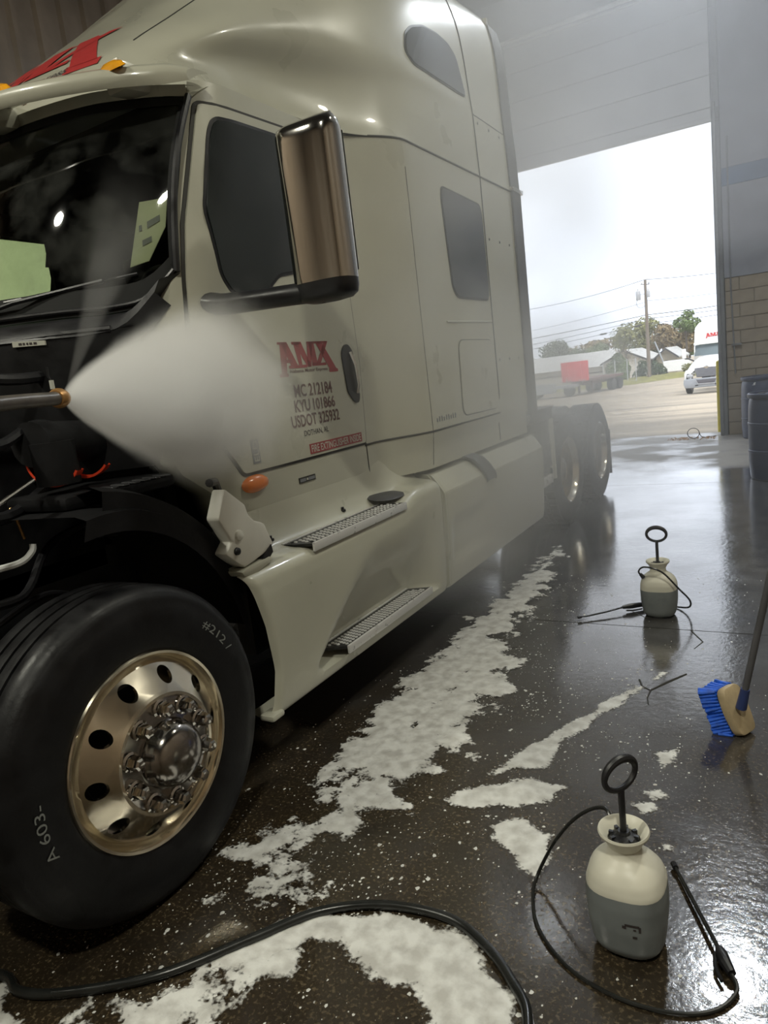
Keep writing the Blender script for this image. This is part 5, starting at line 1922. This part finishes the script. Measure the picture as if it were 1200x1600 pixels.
px_, py_ = -10.69, 75.0
line((-26, 79, 7.2), (px_, py_, 7.95), .35, .022, 'topmost overhead line left of the utility pole')
line((px_, py_, 7.95), (8, 70, 7.3), .45, .022, 'topmost overhead line right of the utility pole')
line((-26, 79, 4.75), (px_, py_, 5.85), .2, .016, 'faint second overhead line left of the utility pole')
line((px_, py_, 5.95), (8, 70, 5.5), .25, .016, 'faint second overhead line right of the utility pole')
line((-30, 80, 3.75), (px_, py_, 4.62), .1, .03, 'upper of the low dark lines left of the utility pole')
line((px_, py_, 4.62), (8, 70, 4.95), .3, .03, 'upper of the low dark lines right of the utility pole')
line((-30, 80, 3.05), (px_, py_, 4.25), .15, .022, 'middle of the low dark lines left of the utility pole')
line((px_, py_, 4.25), (8, 70, 4.6), .3, .022, 'middle of the low dark lines right of the utility pole')
lw = line((-30, 80, 2.55), (px_, py_, 3.78), .15, .024, 'lowest overhead cable with two dark splice cases')
line((px_, py_, 3.78), (8, 70, 4.2), .3, .022, 'lowest overhead line right of the utility pole')
for t in (.745, .93):
    a, b = Vector((-30, 80, 2.55)), Vector((px_, py_, 3.78))
    q0 = a.lerp(b, t) - Vector((0, 0, .15 * 4 * t * (1 - t)))
    q1 = a.lerp(b, t + .045) - Vector((0, 0, .15 * 4 * (t + .045) * (1 - t - .045)))
    MB().tube([q0, q0.lerp(q1, .2), q0.lerp(q1, .8), q1], [.03, .09, .09, .03], 8).build('splice_case', 'shed_dark', lw)
fp = tag(MB().tube([(-31.6, 94, -2.3), (-31.6, 94, 4.0)], .1, 8).box(-32.2, -31.0, 93.9, 94, 3.4, 3.5).build('far_pole', 'wood_pole'), 'distant pole half hidden at the left edge of the doorway view', 'utility pole')

# --- low buildings


def shed(name, x0, x1, y0, y1, ze, zr, ridge_x, wallm, lab, base, doors=()):
    root = empty(name, ((x0 + x1) / 2, y0, base), lab, 'building')
    if ridge_x:   # ridge along X, roof slope faces the camera
        ym = (y0 + y1) / 2
        MB().prism([(y0, base), (y0, ze), (ym, zr - .1), (y1, ze), (y1, base)], x0 + .2, x1 - .2, 'x').build('walls', wallm, root, smooth=0)
        n_ = max(3, int((x1 - x0) / 2.2))
        for i in range(n_):
            a, b = x0 + (x1 - x0) * i / n_, x0 + (x1 - x0) * (i + 1) / n_ - .03
            MB().prism([(y0 - .5, ze - .15), (y0 - .5, ze - .05), (ym, zr + .05), (ym, zr - .05)], a, b, 'x').build('roof_sheet', 'roof_metal', root, smooth=0)
        MB().prism([(y1 + .5, ze - .15), (y1 + .5, ze - .05), (ym, zr + .05), (ym, zr - .05)], x0, x1, 'x').build('rear_roof', 'roof_metal', root, smooth=0)
        MB().box(x0 + .2, x1 - .2, y0 - .06, y0, ze - .9, ze - .75).build('girt', 'shed_dark', root, smooth=0)
    else:         # gable faces the camera
        xm = (x0 + x1) / 2
        MB().prism([(x0 + .3, base), (x0 + .3, ze), (xm, zr - .1), (x1 - .3, ze), (x1 - .3, base)], y0, y1, 'y').build('walls', wallm, root, smooth=0)
        for s, xe in ((-1, x0), (1, x1)):
            MB().prism([(xe, ze - .15), (xe, ze), (xm, zr + .08), (xm, zr - .07)], y0 - .5, y1, 'y').build('roof_slope', 'roof_metal', root, smooth=0)
            MB().prism([(xe, ze - .25), (xe, ze - .02), (xm, zr + .06), (xm, zr - .17)], y0 - .56, y0 - .5, 'y').build('gable_trim', 'shed_dark', root, smooth=0)
    for a, b, h in doors:
        MB().box(a, b, y0 - .08, y0, base, base + h).build('door', 'shed_dark', root, smooth=0)
    return root


gb = gz(95)
shed('long_shed', -48, -19.4, 97, 111, -.10, 1.75, True, 'shed_wall', 'long low shed with a pale metal roof behind the trailers', gb)
shed('gable_shed', -19.2, -13.4, 92, 104, .15, 1.50, False, 'shed_wall', 'pale gable-fronted shed at the end of the long shed', gb)
shed('tan_shed', -13.3, -10.3, 94, 104, .05, 1.15, False, 'shed_tan', 'small tan gabled shed right of the utility pole', gb, doors=((-11.95, -11.65, 1.9),))
bx_ = empty('box_trailer', (-10.4, 90, gz(90)), 'white box trailer half hidden behind the green bush', 'trailer')
MB().box(-11.6, -8.8, 90, 92.4, gz(90) + .5, gz(90) + 1.75).build('box', 'paint_white', bx_, bevel=.04, seg=1)
mb = MB()
wheel_far(mb, -9.4, 91, gz(90) + .4, .42, .3, Matrix.Identity(4))
mb.build('tyre', 'rubber', bx_)
MB().tube([(-12.0, 93, gz(90) + 1.6), (-12.9, 93, gz(90) + 4.2)], .09, 6).build('boom', 'trailer_grey', bx_)

# --- grass bank and fence
rows = []
for x in np.linspace(-40, 12, 60):
    yb = 70 + (x + 13) * 1.3 if x > -13 else 70
    yb = min(yb, 82)
    rows.append([(x, yb + d, gz(yb + d) + h * (1 + .25 * noise.noise((x * .5, d, 0)))) for d, h in ((-1.2, .0), (0, .12), (1.5, .38), (4, .48), (9, .4), (14, .1))])
tag(grid_mesh('grass_bank', rows, 'grass'), 'low strip of dry yellow-green grass beyond the yard', 'grass', kind='stuff')
for i, x in enumerate((-14.6, -13.45, -12.3, -11.5)):
    tag(MB().tube([(x, 72.5, gz(72)), (x, 72.5, gz(72) + 2.3)], .045, 8).lathe([(.06, 2.3), (.05, 2.36), (0, 2.4)], Matrix.Translation((x, 72.5, gz(72))), 8)
        .build('fence_post', 'galv'), ['thin fence post nearest the red headboard', 'second fence post right of the red headboard', 'third fence post, in front of the green bushes', 'fence post closest to the utility pole'][i], 'post', 'fence posts')
fm = MB()
for z in (.3, 1.2, 2.25):
    fm.tube([(-14.6, 72.5, gz(72) + z), (-11.5, 72.5, gz(72) + z)], .015, 5)
tag(fm.build('fence_rails', 'galv'), 'three thin wires strung between the fence posts', 'fence')


# --- trees and bushes
def tree(name, x, y, h, rx, rz, zc, leaf, lab, cat='tree', group='trees beyond the sheds', trunk=True, n=900, size=.5, seed=0, airy=1.0):
    g = gz(y)
    root = empty(name, (x, y, g), lab, cat, group)
    rn = random.Random(seed)
    mb = MB()
    lobes = []
    for i in range(9):
        a = rn.uniform(0, 6.28)
        q = rn.uniform(.0, .7)
        lobes.append((x + rx * q * math.cos(a), y + rx * q * math.sin(a), zc + rz * rn.uniform(-.55, .62), rn.uniform(.32, .55)))
    for i in range(n):
        lx, ly, lz, s = rn.choice(lobes)
        d = Vector((rn.gauss(0, 1), rn.gauss(0, 1), rn.gauss(0, 1))).normalized()
        k = rn.uniform(.55, 1.05) ** .5
        c = Vector((lx + d.x * rx * s * k, ly + d.y * rx * s * k, lz + d.z * rz * s * k))
        nrm = (d + Vector((rn.uniform(-.7, .7), rn.uniform(-.7, .7), rn.uniform(-.4, .9)))).normalized()
        t1 = nrm.orthogonal().normalized()
        t2 = nrm.cross(t1)
        w = size * rn.uniform(.5, 1.2)
        a = rn.uniform(0, 6.28)
        u_, v_ = t1 * math.cos(a) + t2 * math.sin(a), t2 * math.cos(a) - t1 * math.sin(a)
        mb.add([c + u_ * w * .6, c + v_ * w * .3 + nrm * .05, c - u_ * w * .6, c - v_ * w * .3 + nrm * .05], [(0, 1, 2, 3)])
    cr = mb.build('crown', leaf, root, smooth=0, merge=False)
    cr['kind'] = 'stuff'
    if trunk:
        MB().tube([(x, y, g - .2), (x + .1, y, (g + zc) / 2), (x, y, zc + rz * .4)], [.22, .17, .06], 8).build('trunk', 'bark', root)
        bm_ = MB()
        for i in range(10):
            z0 = g + (zc + rz * .3 - g) * rn.uniform(.45, .95)
            lx, ly, lz, s = rn.choice(lobes)
            bm_.tube([(x, y, z0), ((x + lx) / 2, (y + ly) / 2, (z0 + lz) / 2 + .2), (lx, ly, lz + rz * s * .7)], [.07, .05, .02], 5)
        bm_.build('branches', 'bark', root)
    return root


tree('broad_tree', -32.2, 116, 7, 3.0, 2.3, 2.3, 'leaf_dark', 'dark round tree above the left end of the long shed', seed=1, n=1500)
tree('broad_tree', -28.4, 118, 6, 3.2, 1.6, 1.4, 'leaf_dark', 'low dark tree just right of the dark round tree', seed=2, n=1300)
tree('broad_tree', -24.6, 116, 6, 3.0, 1.9, 1.2, 'leaf_green', 'green tree rising behind the middle of the long shed', seed=3, n=1300)
tree('broad_tree', -20.9, 114, 8, 2.8, 2.7, 2.9, 'leaf_yellow', 'yellow-green rounded tree left of the utility pole', seed=4, n=1700)
tree('broad_tree', -17.8, 116, 8, 2.9, 2.6, 3.3, 'leaf_yellow', 'tall yellowish tree directly behind the utility pole', seed=5, n=1700)
tree('broad_tree', -15.0, 113, 8, 2.8, 2.4, 2.6, 'leaf_brown', 'russet brown tree right of the utility pole', seed=6, n=1500)
tree('broad_tree', -12.0, 114, 8, 2.6, 2.5, 2.2, 'leaf_brown', 'brown thin tree left of the parked truck roof', seed=7, n=1200)
tree('broad_tree', -11.2, 108, 9, 2.4, 1.7, 4.3, 'leaf_green', 'tall airy green tree above the parked truck', seed=8, n=900)
tree('broad_tree', -7.5, 112, 8, 3.0, 2.4, 2.2, 'leaf_green', 'green tree hidden behind the parked truck cab', seed=9, n=1200)
for i in range(6):
    tree('tree_row', -44 - 0 * i + (-1) ** i * 0 + i * 7.6, 132 + (i % 2) * 3, 6, 4.6, 2.2, .9 + .4 * (i % 3), ('leaf_dark', 'leaf_green', 'leaf_brown')[i % 3], ['dark woodland tree at the far left of the back row', 'green woodland tree second from the left in the back row', 'brown woodland tree left of middle in the back row', 'dark woodland tree right of middle in the back row', 'green woodland tree behind the utility pole in the back row', 'brown woodland tree at the right end of the back row'][i], group='far woodland row', seed=20 + i, n=1100, size=.8)
tree('green_bush', -13.6, 74.5, 3, 1.35, 1.5, -.15, 'leaf_green', 'big green bush just right of the red headboard', 'bush', 'bushes along the fence', False, 4200, .34, 31)
tree('green_bush', -11.75, 76.5, 2, .95, 1.0, -.75, 'leaf_dark', 'dark green bush between fence posts left of the utility pole', 'bush', 'bushes along the fence', False, 900, .26, 32)
tree('green_bush', -10.3, 78, 2, .8, .9, -.8, 'leaf_dark', 'small dark bush just right of the utility pole', 'bush', 'bushes along the fence', False, 700, .26, 33)
tree('green_bush', -7.7, 84, 2, 1.3, .6, -1.3, 'leaf_yellow', 'light green bush left of the parked truck', 'bush', 'bushes along the fence', False, 900, .26, 34)
tree('bare_tree', -14.9, 86, 5, 1.6, 1.2, .9, 'leaf_brown', 'nearly bare tree in front of the long shed roof', seed=35, n=160, size=.2)

# ================================================================== SPRAY AND MIST


def vol_mat(name, builder, color=(0.93, 0.94, 0.95), aniso=0.2):
    m = bpy.data.materials.new(name)
    m.use_nodes = True
    t = m.node_tree
    t.nodes.clear()
    out = t.nodes.new('ShaderNodeOutputMaterial')
    sc = t.nodes.new('ShaderNodeVolumeScatter')
    sc.inputs['Color'].default_value = (*color, 1)
    sc.inputs['Anisotropy'].default_value = aniso
    t.links.new(sc.outputs[0], out.inputs['Volume'])
    d = builder(t)
    t.links.new(d, sc.inputs['Density'])
    MATS[name] = m
    return m


class NB:
    def __init__(s, t):
        s.t = t
        s.tc = t.nodes.new('ShaderNodeTexCoord')
        s.obj = s.tc.outputs['Object']
        sp = t.nodes.new('ShaderNodeSeparateXYZ')
        t.links.new(s.obj, sp.inputs[0])
        s.x, s.y, s.z = sp.outputs

    def op(s, o, a, b=None, c=None):
        n = s.t.nodes.new('ShaderNodeMath')
        n.operation = o
        for i, q in enumerate((a, b, c)):
            if q is None:
                continue
            if isinstance(q, (int, float)):
                n.inputs[i].default_value = q
            else:
                s.t.links.new(q, n.inputs[i])
        return n.outputs[0]

    def rng(s, v, a, b, c=0.0, d=1.0, kind='SMOOTHSTEP'):
        n = s.t.nodes.new('ShaderNodeMapRange')
        n.interpolation_type = kind
        for nm, q in (('From Min', a), ('From Max', b), ('To Min', c), ('To Max', d)):
            n.inputs[nm].default_value = q
        s.t.links.new(v, n.inputs['Value'])
        return n.outputs[0]

    def noise(s, scale, detail=3, stretch=None):
        n = s.t.nodes.new('ShaderNodeTexNoise')
        n.inputs['Scale'].default_value = scale
        n.inputs['Detail'].default_value = detail
        v = s.obj
        if stretch:
            mp = s.t.nodes.new('ShaderNodeMapping')
            mp.inputs['Scale'].default_value = stretch
            s.t.links.new(v, mp.inputs['Vector'])
            v = mp.outputs[0]
        s.t.links.new(v, n.inputs['Vector'])
        return n.outputs['Fac']


def axis_matrix(p, d):
    d = Vector(d).normalized()
    return Matrix.Translation(p) @ d.to_track_quat('Z', 'Y').to_matrix().to_4x4()


tip = n0 + nd * .036


def plume(name, M, length, r_end, pw, dens, lab, fade, nscale):
    """cone of droplets along local Z; radius r_end*(z/length)^pw"""
    def b(t):
        q = NB(t)
        zn = q.op('DIVIDE', q.op('MAXIMUM', q.z, 0.0005), length)
        R_ = q.op('ADD', q.op('MULTIPLY', q.op('POWER', zn, pw), r_end), .004)
        r = q.op('SQRT', q.op('ADD', q.op('MULTIPLY', q.x, q.x), q.op('MULTIPLY', q.y, q.y)))
        e = q.op('SUBTRACT', 1.0, q.op('DIVIDE', r, R_))
        wob = q.op('MULTIPLY', q.op('SUBTRACT', q.noise(nscale, 4), .5), q.op('MULTIPLY', zn, 1.1))
        e = q.rng(q.op('ADD', e, wob), 0.0, .45)
        fall = q.op('MULTIPLY', q.rng(zn, fade, 1.0, 1.0, 0.0), q.op('DIVIDE', dens, q.op('ADD', q.op('MULTIPLY', zn, 3.2), .25)))
        return q.op('MULTIPLY', e, fall)
    vol_mat(name + '_volume', b, (.95, .955, .95), .0)
    mb = MB()
    prof = [(0, 0)] + [(r_end * 1.25 * (max(t, .001)) ** pw + .006, length * t) for t in np.linspace(0, 1, 20)] + [(0, length)]
    mb.lathe(prof, Matrix.Identity(4), 28)
    o = mb.build(name, name + '_volume', smooth=60)
    o.matrix_basis = M
    return tag(o, lab, 'water spray', kind='stuff')


plume('water_spray', axis_matrix(tip, (-.42, .90, -.02)), 1.42, .44, .80, 27, 'dense white cone of water spray from the brass nozzle', .30, 5)
plume('spray_jet', axis_matrix(tip, (-.30, .66, .70)), .95, .15, 1.3, 2.6, 'thin stray fan of spray rising past the windshield', .25, 9)


def mist_b(t):
    q = NB(t)
    # cloud drifting along the truck side toward the door (object space, box centre at origin)
    gx = q.op('MULTIPLY', q.rng(q.x, -1.9, -.5), q.rng(q.x, -.15, .9, 1.0, 0.06))
    gy = q.op('MULTIPLY', q.rng(q.y, -4.4, -2.7), q.rng(q.y, -2.2, 1.2, 1.0, 0.08))
    gz_ = q.op('MULTIPLY', q.rng(q.z, -2.45, -1.9), q.rng(q.z, -1.5, 1.2, 1.0, .22))
    n = q.rng(q.noise(1.1, 4), .36, .68, .08, 1.6)
    return q.op('MULTIPLY', q.op('MULTIPLY', q.op('MULTIPLY', gx, gy), q.op('MULTIPLY', gz_, n)), .80)


vol_mat('mist_volume', mist_b, (.95, .96, .98), .45)
mo = MB().box(-1.95, 2.25, -4.45, 4.45, -2.48, 2.5).build('mist', 'mist_volume', smooth=0)
mo.matrix_basis = Matrix.Translation((.25, 6.6, 2.5))
tag(mo, 'pale mist hanging along the truck side toward the door', 'mist', kind='stuff')


# thin haze that fills the door end of the bay up to the roof


def haze_b(t):
    q = NB(t)
    gy = q.op('MULTIPLY', q.rng(q.y, -4.5, -1.0), q.rng(q.y, 3.6, 4.4, 1.0, 0.0))
    n = q.rng(q.noise(.45, 3), .3, .7, .5, 1.35)
    return q.op('MULTIPLY', q.op('MULTIPLY', gy, n), .085)


vol_mat('haze_volume', haze_b, (.95, .96, .985), .5)
ho_ = MB().box(-3.0, 3.0, -4.5, 4.5, -2.2, 2.2).build('haze', 'haze_volume', smooth=0)
ho_.matrix_basis = Matrix.Translation((.6, 7.9, 4.75))
tag(ho_, 'thin bluish haze under the roof above the open door', 'mist', kind='stuff')
